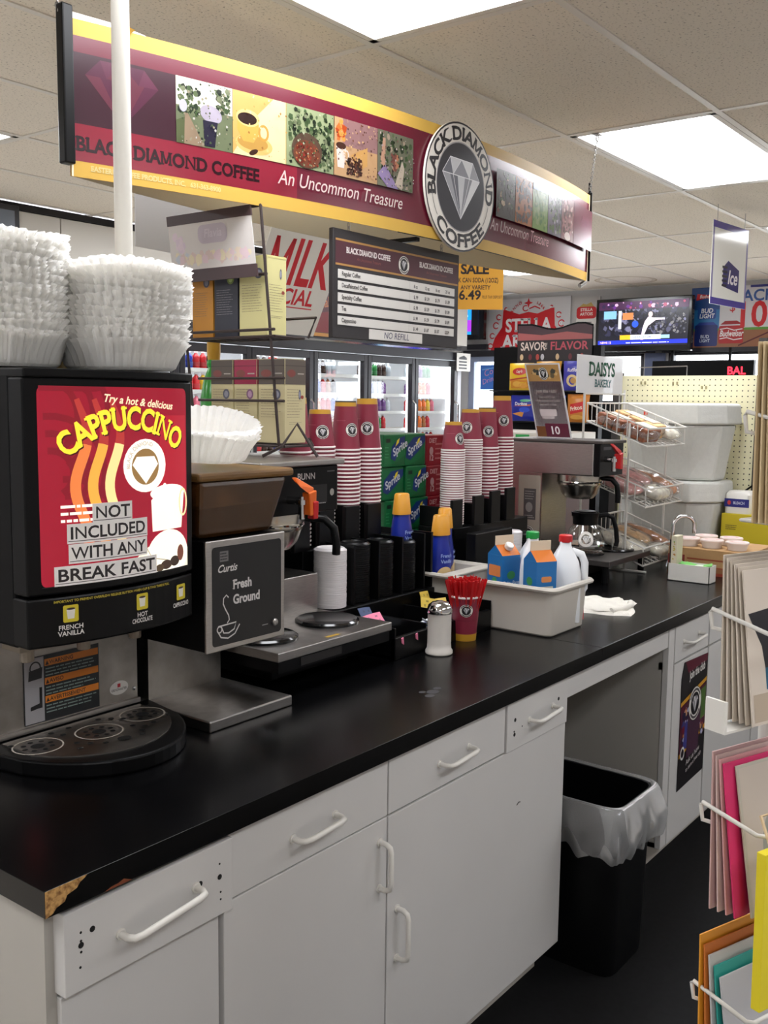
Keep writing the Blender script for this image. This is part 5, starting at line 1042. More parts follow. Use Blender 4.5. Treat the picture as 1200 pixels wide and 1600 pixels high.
def carton(x, y, rz, lab, face2):
    t = thing('milk_carton', lab, 'milk carton', (x, y, .931), rz); w = .072; hb = .197; hr = .228; h = w / 2
    blu = M_('carton_blue', (30, 110, 176), .4)
    part(t, 'carton_body', MB().box(-h, h, -h, h, 0, hb), blu, w=0, bevel=.001)
    g = MB(); g.add([(-h, -h, hb), (h, -h, hb), (h, h, hb), (-h, h, hb), (-h, 0, hr), (h, 0, hr)], [(0, 1, 5, 4), (2, 3, 4, 5)]); g.cur = 1; g.add([(-h, -h, hb), (h, -h, hb), (h, h, hb), (-h, h, hb), (-h, 0, hr), (h, 0, hr)], [(1, 2, 5), (3, 0, 4)]); g.cur = 0; g.add([(-h + .002, 0, hb + .002), (h - .002, 0, hb + .002), (h - .02, 0, hb + .02)], [(0, 1, 2)])
    part(t, 'gable', g, [M_('carton_orange', (212, 120, 52), .4), blu], w=0); part(t, 'gable_fin', MB().box(-h, h, -.0012, .0012, hr - .004, hr + .028), M_('carton_fin', (224, 206, 180), .5), w=0)
    if face2 == 0: part(t, 'spout_cap', MB().lathe([(.014, 0), (.014, .012), (.012, .014), (0, .014)], (.0, -.02, hb + .022), 16, Matrix.Rotation(R(36), 3, 'X')), white_pl, w=0, smooth=40)
    for k, f in enumerate((plane((-h, -h - .0003, 0), (1, 0, 0), (0, 0, 1)), plane((-h - .0003, h, 0), (0, -1, 0), (0, 0, 1)))):
        p = Print((lambda F: lambda u, v, q: OM[t.name] @ F(u, v, q))(f))
        if (k == 0) == (face2 == 0):
            p.ell(w / 2, .135, .016, .013, (60, 140, 80)); p.text('Dairy Pure', w / 2, .105, .012, (206, 222, 240), 'c', 'b', shear=.15, maxw=w * .9); p.rrect(.014, .068, w - .014, .092, .006, (220, 120, 66)); p.text('HALF', w / 2, .075, .009, (240, 226, 214), 'c', 'b'); p.lines(.006, .02, w - .006, .05, 3, (120, 170, 210), rnd, .2)
        elif k == 0 or face2:
            p.rrect(.018, .135, w - .018, .152, .005, (220, 140, 80)); p.rect(.012, .01, w - .012, .122, (206, 206, 190)); p.lines(.015, .015, w - .015, .118, 13, (60, 70, 80), rnd, .35)
        else:
            p.rrect(.008, .13, w - .008, .165, .004, (220, 130, 70)); p.ell(w / 2, .115, .012, .012, (70, 150, 90)); p.rrect(.02, .03, w - .015, .075, .003, (150, 170, 200)); p.text('AA', w / 2, .045, .016, (50, 60, 110), 'c', 'b')
        p.build(t, 'panel_print')
    return t
carton(2.655, 1.555, R(-20), 'blue half-and-half carton with white cap and blue panel to the left', 0)
carton(2.622, 1.41, R(-28), 'blue carton with nutrition panel at the front of the tub', 1)
def jug(x, y, rz, capm_, lab):
    t = thing('milk_jug', lab, 'milk jug', (x, y, .931), rz); h = .048
    lv = [rr(-h, h, -h, h, .016, z) if s == 1 else rr(-h * s, h * s, -h * s, h * s, .016 * s + .0, z) for z, s in ((0, 1), (.15, 1), (.185, .86), (.215, .55), (.232, .36), (.245, .34))]
    part(t, 'jug_body', shell(lv), milk_w, w=0, smooth=50); part(t, 'jug_handle', MB().tube([(.02, 0, .215), (.05, 0, .205), (.060, 0, .18), (.060, 0, .10), (.046, 0, .08)], .012, 8), milk_w, w=0, smooth=60)
    part(t, 'cap', MB().lathe([(.020, 0), (.021, .003), (.0205, .02), (.018, .022), (0, .022)], (0, 0, .243), 20), capm_, w=0, smooth=40); return t
jug(2.735, 1.50, R(40), green_cap, 'white milk jug with a green cap behind the blue cartons'); jug(2.735, 1.385, R(-60), red_cap, 'white milk jug with a red cap at the right end of the tub')
solo('red_wrapper', MB().hexa([(2.715, 1.335, .932), (2.775, 1.335, .932), (2.775, 1.345, .932), (2.715, 1.345, .932)], [(2.72, 1.336, 1.045), (2.77, 1.336, 1.056), (2.77, 1.339, 1.056), (2.72, 1.339, 1.045)]), red_pl, 'red wrapper edge beside the red capped jug', 'wrapper')
def creamer(x, y, z, rz, lab, hgt=.255):
    t = thing('creamer_bottle', lab, 'creamer', (x, y, z), rz); s = Matrix.Diagonal((1, .8, 1)).to_3x3()
    part(t, 'bottle_body', MB().lathe([(.036, 0), (.042, .008), (.043, .07), (.038, .12), (.040, .15), (.037, .19), (.030, .225), (.029, hgt - .008)], n=24, M=s), blue_b, w=0, smooth=60)
    part(t, 'cap', MB().lathe([(.034, hgt - .015), (.0335, hgt - .01), (.027, hgt + .046), (.023, hgt + .05), (0, hgt + .051)], n=24, M=s), cap_am, w=0, smooth=40)
    f = lambda u, v, h: OM[t.name] @ (s @ (Matrix.Rotation(u / .042, 3, 'Z') @ Vector((0, -1, 0)) * (.0435 + h) + Vector((0, 0, v))))
    p = Print(f, step=.003); p.ell(-.005, .105, .032, .035, (226, 196, 140)); p.text('Delight', 0, .09, .021, (40, 50, 150), 'c', 'b', maxw=.066); p.text('French', 0, .17, .011, (150, 170, 220), 'c', 'b'); p.text('Vanilla', 0, .152, .011, (150, 170, 220), 'c', 'b'); p.poly([(.03, .02), (.045, .02), (.05, .15), (.04, .16)], (190, 200, 226)); p.build(t, 'label'); return t
creamer(2.625, 1.775, .931, R(-18), 'front blue creamer bottle with amber cap in the left end of the tub'); creamer(2.70, 1.81, .931, R(30), 'second blue creamer bottle just behind the front one in the tub', .268); creamer(2.485, 1.83, 1.016, 0, 'amber capped creamer bottle standing behind the black lids', .245)

# sugar shaker, straw cup, towel
sh = thing('sugar_shaker', 'white sugar pourer with a domed chrome lid on the counter', 'sugar shaker', (2.198, 1.485, ZT)); x, y = 2.198, 1.485
part(sh, 'jar', MB().lathe([(.034, 0), (.0375, .003), (.0375, .010), (.0335, .016), (.0325, .03), (.0325, .112), (.033, .116)], (x, y, ZT), 32), M_('sugar_glass', (214, 208, 200), .3, var=.04, scale=14, stretch=(1, 1, .1)), smooth=40)
part(sh, 'lid', MB().lathe([(.0345, .114), (.0355, .116), (.0345, .120), (.0352, .123), (.034, .127), (.031, .136), (.022, .143), (.010, .1465), (0, .147)], (x, y, ZT), 32), chrome, smooth=50)
part(sh, 'pour_flap', MB().box(x - .006, x + .012, y - .022, y - .004, ZT + .139, ZT + .1455), chrome, bevel=.002)
sc_ = thing('straw_cup', 'burgundy paper cup filled with red stir straws on the counter', 'cup', (2.382, 1.52, ZT)); x, y = 2.382, 1.52
m = MB(); n = 32
m = MB().lathe([(.030, 0), (.032, .0), (.0435, .128)], (x, y, ZT), n); cb = part(sc_, 'cup_body', m, maroon, smooth=40)
part(sc_, 'gold_band', MB().lathe([(.0323, .0005), (.0345, .021)], (x, y, ZT), n), gold, smooth=40); part(sc_, 'rim', MB().lathe([(.0435, .126), (.0462, .127), (.0462, .131), (.0435, .132), (.042, .128)], (x, y, ZT), n), rimwhite, smooth=40)
part(sc_, 'cup_inside', MB().lathe([(0, .11), (.0415, .11), (.0432, .129)], (x, y, ZT), n), rimwhite)
d = Vector((-.84, -.54, 0)); f = lambda u, v, h: Vector((x, y, ZT + v)) + (Matrix.Rotation(u / .039, 3, 'Z') @ d) * (.032 + .0898 * v + h + .0003); p = Print(f, step=.003); p.logo(0.003, .092, .0195); p.rect(-.045, .062, .045, .0626, (90, 24, 40)); p.build(sc_, 'printed_logo')
sm = MB().box(-.0042, .0042, -.001, .001, 0, .108).mesh('stir_straw', red_pl)
for k in range(80):
    a = 2.4 * k; r = .034 * ((k + .5) / 80) ** .5; o = bpy.data.objects.new('stir_straw', sm); COL.objects.link(o); o.location = (x + r * cos(a), y + r * sin(a), ZT + .068 + rnd.uniform(-.004, .010)); tl = r / .034 * .26
    o.rotation_euler = (Matrix.Rotation(a, 3, 'Z') @ Matrix.Rotation(tl, 3, 'Y') @ Matrix.Rotation(rnd.uniform(0, 3), 3, 'Z')).to_euler(); meta(o, 'red flat stir straw in the burgundy straw cup', 'straw', 'red stir straws in the cup')
tw = thing('dish_towel', 'folded white terry towel lying on the counter right of the tub', 'towel', (3.06, 1.44, ZT))
def towel(zo, hx, hy, cx, cy, rz_, th):
    def f(u, v):
        a = u * 2 - 1; b = v * 2 - 1; L = (abs(a) ** 6 + abs(b) ** 6) ** (1 / 6); e = max(0, 1 - max(abs(a), abs(b)) ** 8)
        return Matrix.Rotation(rz_, 3, 'Z') @ Vector((hx * a + .006 * sin(5 * b), hy * b + .005 * sin(4 * a), 0)) + Vector((cx, cy, ZT + zo + th * e + .004 * sin(7 * a + 2) * sin(6 * b) * e))
    return MB().grid(f, 22, 22)
part(tw, 'lower_fold', towel(.0005, .115, .105, 3.06, 1.405, .35, .012), towel_m, smooth=60); part(tw, 'upper_fold', towel(.010, .10, .075, 3.055, 1.42, .30, .014), towel_m, smooth=60)
part(tw, 'rolled_edge', MB().tube([(2.98, 1.335, ZT + .012), (3.04, 1.315, ZT + .014), (3.10, 1.32, ZT + .013), (3.155, 1.345, ZT + .011)], .0105, 8), towel_m, smooth=60)

# ---------------------------------------------------------------- bread rack with sloping wire baskets
br = thing('bread_rack', 'white wire rack of three sloping baskets with a bakery sign behind the far brewer', 'rack', (4.0, 1.7, ZT))
RX0, RX1 = 3.80, 4.20
m = MB()
for x in (RX0, RX1):
    m.tube([(x, 1.655, ZT + .004), (x, 1.655, 1.52)], .005, 6); m.tube([(x, 1.86, ZT + .004), (x, 1.86, 1.66)], .005, 6); m.tube([(x, 1.56, ZT + .006), (x, 1.88, ZT + .006)], .005, 6)
m.tube([(RX0, 1.86, 1.64), (RX1, 1.86, 1.64)], .005, 6); m.tube([(RX0, 1.86, ZT + .2), (RX1, 1.86, ZT + .2)], .005, 6); part(br, 'upright_frame', m, white_wire)
BZ = [1.60, 1.355, 1.115]
for z in BZ:
    m = MB(); P = lambda x, t, s: Vector((x, 1.845 - .275 * t, z - .10 * t - s))
    for s, t1 in ((0, 1.0), (.075, .98)): m.tube([P(RX0, 0, s), P(RX0, t1, s), P(RX1, t1, s), P(RX1, 0, s)], .0042, 6, closed=True)
    for k in range(7):
        t = k / 6; m.tube([P(RX0, t * .98, 0), P(RX0, t * .98, .075), P(RX1, t * .98, .075), P(RX1, t * .98, 0)], .0022, 4)
    for k in range(1, 9):
        x = RX0 + .4 * k / 9; m.tube([P(x, 0, .0), P(x, 0, .075), P(x, .98, .075), P(x, .98, .055)], .0022, 4)
    part(br, 'wire_basket', m, white_wire)
sg = part(br, 'sign_plate', MB().box(3.405, 3.815, 1.70, 1.703, 1.638, 1.782), panelp); part(br, 'sign_stem', MB().box(3.79, 3.80, 1.70, 1.703, 1.50, 1.64).box(3.79, 3.81, 1.655, 1.703, 1.50, 1.506), clearp)
p = Print(plane((3.405, 1.6996, 1.638), (1, 0, 0), (0, 0, 1))); p.text('DAISYS', .215, .068, .05, (46, 92, 70), 'c', 's', maxw=.34); p.text('BAKERY', .225, .025, .028, (90, 120, 120), 'c', 's', maxw=.22); p.build(sg, 'lettering', rough=.2)
sq = lambda c: math.copysign(abs(c) ** .45, c)
fd_ = {'brown': (140, 84, 56), 'tan': (222, 180, 126), 'pink': (214, 150, 146), 'roll': (196, 130, 76), 'white': (236, 224, 206)}
def pack(bi, u, t, w, l, h, c, lab, spin=0.0, film=True, lift=.0, box=0):
    z = BZ[bi]; ang = math.atan2(.10, .275); base = Vector((RX0 + .4 * u, 1.845 - .275 * t, z - .10 * t - .072 + lift)); Mx = Matrix.Rotation(ang, 3, 'X') @ Matrix.Rotation(spin, 3, 'Z')
    o = thing('bakery_pack', lab, 'bakery pack', base)
    if box:
        for k in range(3): part(o, 'pastry', MB().obox(base + Mx @ Vector((0, l * (k - 1) / 3, h / 2 + .002)), (w, l / 3 - .004, h), Mx), M_('pastry_' + c, fd_[c], .7, var=.3, scale=40), bevel=.006)
        part(o, 'tray_label', MB().obox(base + Mx @ Vector((.01, 0, h + .004)), (w * .7, l * .7, .003), Mx), M_('label_pale', (214, 200, 180), .5))
    else: part(o, 'pastry', MB().grid(lambda a, b: base + Mx @ Vector(((w / 2) * sq(cos(2 * pi * a)) * (.2 + .8 * sin(pi * b) ** .3), (l / 2) * sq(sin(2 * pi * a)) * (.2 + .8 * sin(pi * b) ** .3), h * (.04 + .92 * b) )), 14, 6, cu=True), M_('pastry_' + c, fd_[c], .7, var=.3, scale=40), smooth=60)
    if film: part(o, 'wrapper', MB().grid(lambda a, b: base + Mx @ Vector(((w / 2 + .008 + .004 * sin(9 * a * 2 * pi)) * sq(cos(2 * pi * a)) * (.15 + .85 * sin(pi * b) ** .35), (l / 2 + .010 + .004 * sin(7 * a * 2 * pi)) * sq(sin(2 * pi * a)) * (.15 + .85 * sin(pi * b) ** .35), h * b * 1.1)), 28, 7, cu=True), bagfilm, smooth=30)
    return o
pack(0, .2, .3, .14, .12, .05, 'brown', 'brown cake slice pack at the back left of the top bread basket', box=1); pack(0, .22, .72, .15, .10, .055, 'brown', 'brown cake slice pack at the front left of the top bread basket', box=1); pack(0, .55, .45, .12, .2, .06, 'tan', 'clear wrapped tan pastry pack in the middle of the top bread basket', box=1); pack(0, .82, .62, .12, .18, .055, 'white', 'pale wrapped pastry at the right of the top bread basket')
lb = pack(0, .56, .5, .05, .03, .066, 'white', 'small blue labelled pack on top of the middle pastries', film=False, lift=.004)
pack(1, .18, .4, .15, .2, .06, 'pink', 'pink iced pastry bag at the left of the second bread basket'); pack(1, .5, .35, .12, .18, .075, 'pink', 'pink topped roll bag in the middle of the second bread basket'); pack(1, .5, .8, .16, .09, .06, 'white', 'clear bag of sugared pastries at the front of the second bread basket'); pack(1, .82, .55, .06, .22, .07, 'roll', 'long brown bun at the right of the second bread basket', .2)
pack(2, .2, .5, .15, .2, .055, 'white', 'pale wrapped loaf at the left of the lowest bread basket'); pack(2, .55, .4, .12, .16, .06, 'tan', 'tan rolls in the middle of the lowest bread basket'); pack(2, .8, .5, .05, .22, .065, 'roll', 'long brown roll at the right of the lowest bread basket', .15); pack(2, .6, .85, .14, .08, .05, 'white', 'clear pastry bag at the front of the lowest bread basket')
t = thing('snack_bag', 'green and red snack bag behind the glass carafe', 'snack bag', (3.75, 2.12, ZT)); F = lambda s: (lambda a, b: Vector((3.66 + .25 * a, 2.10 - s * .03 * (4 * a * (1 - a)) ** .6 * (4 * b * (1 - b)) ** .5, 1.0 + .25 * b)))
part(t, 'bag', MB().grid(F(1), 8, 8).grid(lambda a, b: F(-1)(1 - a, b), 8, 8), M_('snack_green', (40, 140, 50), .35), smooth=60); part(t, 'support_box', MB().box(3.66, 3.9, 2.07, 2.14, ZT, 1.0), cardb)
p = Print(lambda u, v, h: F(1)(u / .25, v / .25) - Vector((0, h + .0015, 0)), step=.03); p.ell(.05, .2, .03, .03, (170, 50, 50)); p.ell(.11, .21, .022, .025, (160, 60, 50)); p.poly([(.1, .03), (.2, .05), (.22, .12), (.12, .1)], (206, 170, 130)); p.ell(.18, .19, .04, .03, (70, 170, 60)); p.build(t, 'bag_print')

# ---------------------------------------------------------------- pegboard, coolers, far counter items
pb = thing('pegboard_endcap', 'cream pegboard endcap with dark upright at the far end of the counter', 'pegboard', (4.65, 1.7, 0))
part(pb, 'board', MB().box(4.62, 4.632, 1.40, 2.06, .0, 1.735), peg); part(pb, 'upright', MB().box(4.59, 4.64, 1.365, 1.40, 0, 1.90), M_('dark_upright', (52, 48, 46), .5)); part(pb, 'upright', MB().box(4.59, 4.64, 2.06, 2.095, 0, 1.75), M_('dark_upright', (52, 48, 46), .5)); part(pb, 'base_shoe', MB().box(4.59, 5.0, 1.365, 2.095, 0, .1), black_mat)
m = MB()
for i in range(25):
    for j in range(30): m.lathe([(.0032, 0), (.0032, .0006)], (4.6199, 1.42 + .0254 * i, 1.715 - .0254 * j), 6, Matrix.Rotation(R(-90), 3, 'Y'))
part(pb, 'peg_holes', m, hole_m, kind='stuff')
m = MB()
for y, z in ((1.96, 1.702), (1.94, 1.702), (1.80, 1.70), (1.78, 1.70), (1.66, 1.68), (1.64, 1.68), (1.47, 1.50), (1.495, 1.50)): m.box(4.613, 4.62, y - .003, y + .003, z - .008, z + .006)
part(pb, 'hook_slots', m, M_('tan_slot', (150, 140, 100), .6))
m = MB()
for y in (1.462, 1.482): m.cyl((4.621, y, 1.515), (4.6, y, 1.515), .005, n=10)
part(pb, 'chrome_hooks', m, chrome)
solo('wire_frame', MB().tube([(4.63, 1.98, 1.736), (4.63, 1.98, 1.775), (4.63, 1.74, 1.78), (4.63, 1.74, 1.736)], .003, 5), steel, 'thin grey wire hoop on top of the pegboard', 'wire hoop')
t = thing('black_cord', 'black cord dropping in front of the pegboard to the yellow box', 'cord', (4.55, 1.45, .98)); part(t, 'cord', MB().tube([(4.585, 1.38, 1.245), (4.57, 1.42, 1.21), (4.55, 1.455, 1.16), (4.53, 1.47, 1.08), (4.50, 1.49, 1.0), (4.47, 1.51, .93)], .0045, 6), black_pl, smooth=60)
def icebox(z, lab, x0=4.28, y0=1.45, y1=1.95, dy=0.0, h=.345):
    t = thing('foam_cooler', lab, 'foam cooler', (4.42, (y0 + y1) / 2, z)); x1 = 4.575; y0 += dy; y1 += dy; lh = .095
    oc = lambda d, zz: [Vector(p) for p in ((x0 + d + .10 - d, y0 + d, zz), (x1 - d, y0 + d, zz), (x1 - d, y1 - d, zz), (x0 + d + .10 - d, y1 - d, zz), (x0 + d, y1 - d - .10, zz), (x0 + d, y0 + d + .10, zz))]
    part(t, 'tub', shell([oc(.05, z), oc(.018, z + h - lh)]), styro, bevel=.012); part(t, 'lid', shell([oc(.016, z + h - lh), oc(.0, z + h - lh + .004), oc(.003, z + h - .05), oc(.006, z + h - .006), oc(.02, z + h)]), styro, bevel=.006)
    return t
icebox(ZT + .001, 'lower white foam cooler standing on the far counter', dy=.02); t = icebox(ZT + .348, 'upper white foam cooler stacked on the lower one before the pegboard')
p = Print(plane((4.2815, 1.80, ZT + .348 + .26), (0, -1, 0), (0, 0, 1))); p.rect(.0, .03, .018, .048, (226, 70, 40)); p.build(t, 'orange_sticker')
# faucet, white box, tubs, yellow box
t = thing('bar_faucet', 'small chrome gooseneck faucet at the far end of the counter', 'faucet', (4.06, 1.54, ZT)); part(t, 'neck', MB().tube([(4.06, 1.555, ZT), (4.06, 1.555, 1.085)] + [(4.06 + .045 - .045 * cos(R(a)), 1.555 - .03 + .03 * cos(R(a)), 1.085 + .042 * sin(R(a))) for a in range(20, 181, 20)] + [(4.15, 1.495, 1.062)], .0085, 10), chrome, smooth=60); part(t, 'base', MB().lathe([(.024, 0), (.022, .01), (.014, .03), (.012, .05)], (4.06, 1.555, ZT), 18), chrome, smooth=40); part(t, 'aerator', MB().lathe([(.0105, 0), (.0105, .018)], (4.151, 1.494, 1.05), 12), chrome)
wb = thing('white_tray_box', 'small open white box holding green packets on the far counter', 'box', (3.75, 1.36, ZT))
m = MB(); a0, a1, c0, c1 = 3.725, 3.80, 1.275, 1.44
m.box(a0, a0 + .003, c0, c1, ZT, ZT + .068); m.box(a1 - .003, a1, c0, c1, ZT, ZT + .068); m.box(a0, a1, c0, c0 + .003, ZT, ZT + .068); m.box(a0, a1, c1 - .003, c1, ZT, ZT + .068); m.box(a0, a1, c0, c1, ZT, ZT + .003); part(wb, 'box_walls', m, white_pl)
for k in range(4): 
    t = thing('tea_packet', 'green tea packet lying in the white box, %s from the left' % on[k].replace('lowest', 'first').replace('second first', 'second').replace('middle', 'third').replace('second highest', 'fourth'), 'packet', (3.76, 1.40 - .03 * k, ZT + .05)); part(t, 'sachet', MB().obox((3.762, 1.40 - .032 * k, ZT + .062 + .003 * (k % 2)), (.06, .05, .004), Matrix.Rotation(.2 * (k - 1.5), 3, 'Z') @ Matrix.Rotation(.35 - .2 * k, 3, 'X')), M_('packet_green', (110, 190, 90), .5) if k != 2 else M_('packet_pale', (206, 222, 200), .5), bevel=.001)
t = thing('upright_card_box', 'narrow upright pale carton standing in the white box', 'box', (3.75, 1.415, ZT)); part(t, 'carton', MB().box(3.73, 3.79, 1.408, 1.432, ZT + .004, ZT + .175), M_('pale_yellow_card', (214, 206, 180), .5), bevel=.001); part(t, 'dark_back', MB().box(3.73, 3.79, 1.4325, 1.438, ZT + .004, ZT + .16), M_('dark_card', (50, 34, 30), .6)); p = Print(plane((3.7296, 1.432, ZT), (0, -1, 0), (0, 0, 1))); p.blobs(.003, .03, .021, .16, [(190, 170, 80), (120, 160, 80), (180, 120, 70)], 14, .003, .006, rnd); p.build(t, 'print')
rb = thing('red_carton_tray', 'low red and brown carton tray under the lidded tubs', 'carton', (4.1, 1.45, ZT)); part(rb, 'tray', MB().box(3.93, 4.24, 1.16 + .03, 1.52, ZT, ZT + .105), cardb, bevel=.002); p = Print(plane((3.9296, 1.52, ZT), (0, -1, 0), (0, 0, 1))); p.rect(.0, .02, .07, .075, (120, 40, 34)); p.rect(.0, .0, .33, .012, (150, 60, 40)); p.rect(.08, .03, .33, .035, (150, 70, 44)); p.rect(.08, .06, .33, .066, (150, 70, 44)); p.rect(.08, .012, .33, .03, (140, 96, 60)); p.build(rb, 'print')
tubm = M_('tub_white', (226, 214, 206), .5)
for k, (x, y) in enumerate(((4.0, 1.462), (4.12, 1.43), (4.0, 1.365), (4.12, 1.325), (4.0, 1.262))):
    t = thing('lidded_tub', 'round tub with a pinkish paper lid, %s from the left on the red tray' % ('first', 'second', 'third', 'fourth', 'fifth')[k], 'tub', (x, y, ZT + .105), 0, None); part(t, 'tub', MB().lathe([(.036, 0), (.044, .028)], (x, y, ZT + .1055), 24), tubm, smooth=40); part(t, 'lid', MB().lathe([(.046, .026), (.047, .03), (.045, .034), (0, .034)], (x, y, ZT + .1055), 24), M_('tub_lid', (232, 214, 206), .45), smooth=40); p = Print(plane((x, y, ZT + .1397), (1, 0, 0), (0, 1, 0))); p.ell(0, 0, .03, .03, (226, 186, 180)); p.ell(.0, .0, .018, .018, (236, 220, 214)); p.build(t, 'lid_print')
yb = thing('yellow_box', 'yellow cardboard box below the white jug at the foot of the pegboard', 'box', (4.5, 1.4, ZT)); part(yb, 'carton', MB().box(4.44, 4.57, 1.19, 1.478, ZT, 1.115), M_('yellow_carton', (206, 186, 36), .5), bevel=.002); p = Print(plane((4.4396, 1.478, ZT), (0, -1, 0), (0, 0, 1))); p.lines(.02, .13, .07, .155, 3, (50, 50, 40), rnd, .35); p.rect(.055, .02, .09, .09, (34, 40, 130)); p.rect(.072, .02, .078, .09, (190, 196, 220)); p.build(yb, 'print')
t = thing('white_jug', 'white container with a blue label standing on the yellow box', 'container', (4.5, 1.43, 1.115)); part(t, 'body', shell([rr(4.45, 4.56, 1.36, 1.472, .02, z) for z in (1.116, 1.20)] + [rr(4.46, 4.55, 1.37, 1.462, .02, 1.215)]), white_pl, smooth=40); p = Print(plane((4.4496, 1.472, 1.12), (0, -1, 0), (0, 0, 1))); p.rect(0, .025, .11, .062, (36, 40, 120)); p.ell(.022, .044, .008, .01, (190, 60, 60)); p.text('BLEACH', .04, .038, .012, (200, 204, 226), st='b', maxw=.05); p.build(t, 'label')

# ================================================================== GREETING CARD RACK (right edge)
ca = R(-20); CRX, CRY = 1.189, .340
gk = thing('card_rack', 'white wire greeting card rack at the right edge of the photo', 'rack', (CRX, CRY, 0), ca)
m = MB(); m.tube([(.16, .10, 0), (.16, .10, 1.30)], .012, 8); m.tube([(.25, .10, 0), (.25, .10, 1.85)], .012, 8); m.tube([(.05, -.05, .012), (.05, .28, .012)], .012, 8); m.tube([(.3, -.05, .012), (.3, .28, .012)], .012, 8); m.tube([(.05, .1, .012), (.3, .1, .012)], .012, 8)
part(gk, 'rack_post', m, white_wire, w=0, smooth=60); part(gk, 'shelf_plate', MB().box(-.034, .02, .02, .05, 1.205, 1.208).box(-.034, -.03, .02, .05, 1.208, 1.245), white_pl, w=0)
CT = [(1.455, 'top'), (1.212, 'second'), (.963, 'third'), (.722, 'lowest')]
for zb, nm in CT:
    m = MB(); ox = .05 if nm == 'top' else .004
    m.tube([(.25, .10, zb + .135), (.25, -.012, zb + .118), (.004 + ox, -.014, zb + .118), (-.004 + ox, -.008, zb + .119), (-.014 + ox, .066, zb + .137), (-.012 + ox, .07, zb + .132), (-.01 + ox, .068, zb + .112), (.004 + ox, .05, zb + .108)], .0028, 8)
    m.tube([(.08, -.012, zb - .004), (.25, -.012, zb - .004), (.25, .1, zb - .004), (.08, .1, zb - .004), (.08, -.012, zb - .004)], .0025, 6); m.tube([(.12, -.012, zb - .004), (.12, .1, zb - .004)], .0025, 6)
    part(gk, 'wire_pocket', m, white_wire, w=0, smooth=60)
def card(zb, y, lean, x, w, h, c, lab, prt=None, th=.0025, ry=0.0, grp=None):
    t = thing('greeting_card', lab, 'greeting card', (0, 0, 0), 0, grp); B = Matrix.Translation((CRX, CRY, 0)) @ Matrix.Rotation(ca, 4, 'Z') @ Matrix.Translation((x, y, zb)) @ Matrix.Rotation(ry, 4, 'Y') @ Matrix.Rotation(lean, 4, 'X'); t.matrix_world = B; OM[t.name] = B
    part(t, 'folded_card', MB().box(0, w, -th, 0, 0, h), M_('card_' + '_'.join(map(str, c)), c, .55), w=0, bevel=.0006)
    if prt: p = Print(lambda u, v, q: B @ Vector((u, -th - q, v))); prt(p, w, h); p.build(t, 'card_print', rough=.45)
    return t
GRY = (196, 184, 172)
def cp1(p, w, h): p.poly([(.004, h * .72), (w - .004, h * .78), (w - .004, h * .36), (.03, h * .36), (.026, h * .5)], (26, 24, 30)); p.poly([(.03, h * .36), (w - .004, h * .36), (w - .004, h * .22), (.03, h * .22)], (28, 88, 116)); p.rect(.004, .004, w - .004, h * .2, (176, 160, 140))
def cp2(p, w, h): p.rect(.004, .004, w - .004, h - .004, (190, 178, 166)); p.ell(w * .5, h * .4, .03, .05, (150, 150, 140))
for k in range(6): card(1.212, .052 - .0085 * k, R(-2 - 1.2 * k), -.004 + .0012 * k, .13, .205 - .003 * k, (206, 194, 180) if k % 2 else (196, 184, 168), ('front card with a black and teal picture in the second pocket' if k == 5 else 'pale card %s behind the black and teal card in the second pocket' % ('fifth', 'fourth', 'third', 'second', 'next')[k]), cp1 if k == 5 else None)
cl = [(196, 160, 158), (204, 176, 172), (206, 150, 152), (206, 40, 100), (180, 174, 160)]
for k in range(5): card(.963, .052 - .011 * k, R(-2 - 2.2 * k), -.006 + .0022 * k + (.016 if k == 4 else 0), .13, .205 - .004 * k, cl[k], ('rose card at the back of the third pocket', 'pale rose card second from the back of the third pocket', 'dusty pink card in the middle of the third pocket', 'bright magenta card in the third pocket', 'grey beige front card of the third pocket')[k], cp2 if k == 4 else None)
cl = [(222, 150, 40), (196, 110, 40), (196, 196, 196), (40, 150, 140), (186, 186, 190)]
for k in range(5): card(.722, .052 - .011 * k, R(-2 - 2 * k), -.012 + .003 * k, .13, .205 - .012 * k, cl[k], ('orange card at the back of the lowest pocket', 'darker orange card second in the lowest pocket', 'white card in the middle of the lowest pocket', 'teal card in the lowest pocket', 'pale grey front card of the lowest pocket')[k])
for k in range(6): card(1.455, .05 - .008 * k, R(-1 - .6 * k), .034 + .002 * k, .13, .222, (214, 192, 150) if k % 2 else (196, 172, 132), 'tan card %s in the top pocket' % ('at the very back', 'second from the back', 'third from the back', 'fourth from the back', 'fifth from the back', 'at the front')[k])
def cpy(p, w, h): p.text('TO YOU', .008, h - .03, .018, (90, 80, 30), st='r', maxw=w - .016); p.poly([(.02 + (.014 if i % 2 == 0 else .006) * sin(i * pi / 5), h * .72 + (.014 if i % 2 == 0 else .006) * cos(i * pi / 5)) for i in range(10)], (220, 150, 40)); p.ell(.03, h * .4, .01, .016, (120, 60, 70))
card(.90, -.05, R(-1), -.052, .1, .19, (222, 204, 30), 'bright yellow gift bag hanging in front of the lower card pockets', cpy, .012)
m = MB(); B = Matrix.Translation((CRX, CRY, 0)) @ Matrix.Rotation(ca, 4, 'Z'); m.tube([B @ Vector((-.035, -.056, 1.085)), B @ Vector((-.025, -.03, 1.12)), B @ Vector((.005, -.03, 1.12)), B @ Vector((.015, -.056, 1.085))], .002, 5); solo('gift_bag_handle', m, M_('tan_ribbon', (206, 180, 140), .6), 'tan loop handle of the yellow gift bag', 'handle')

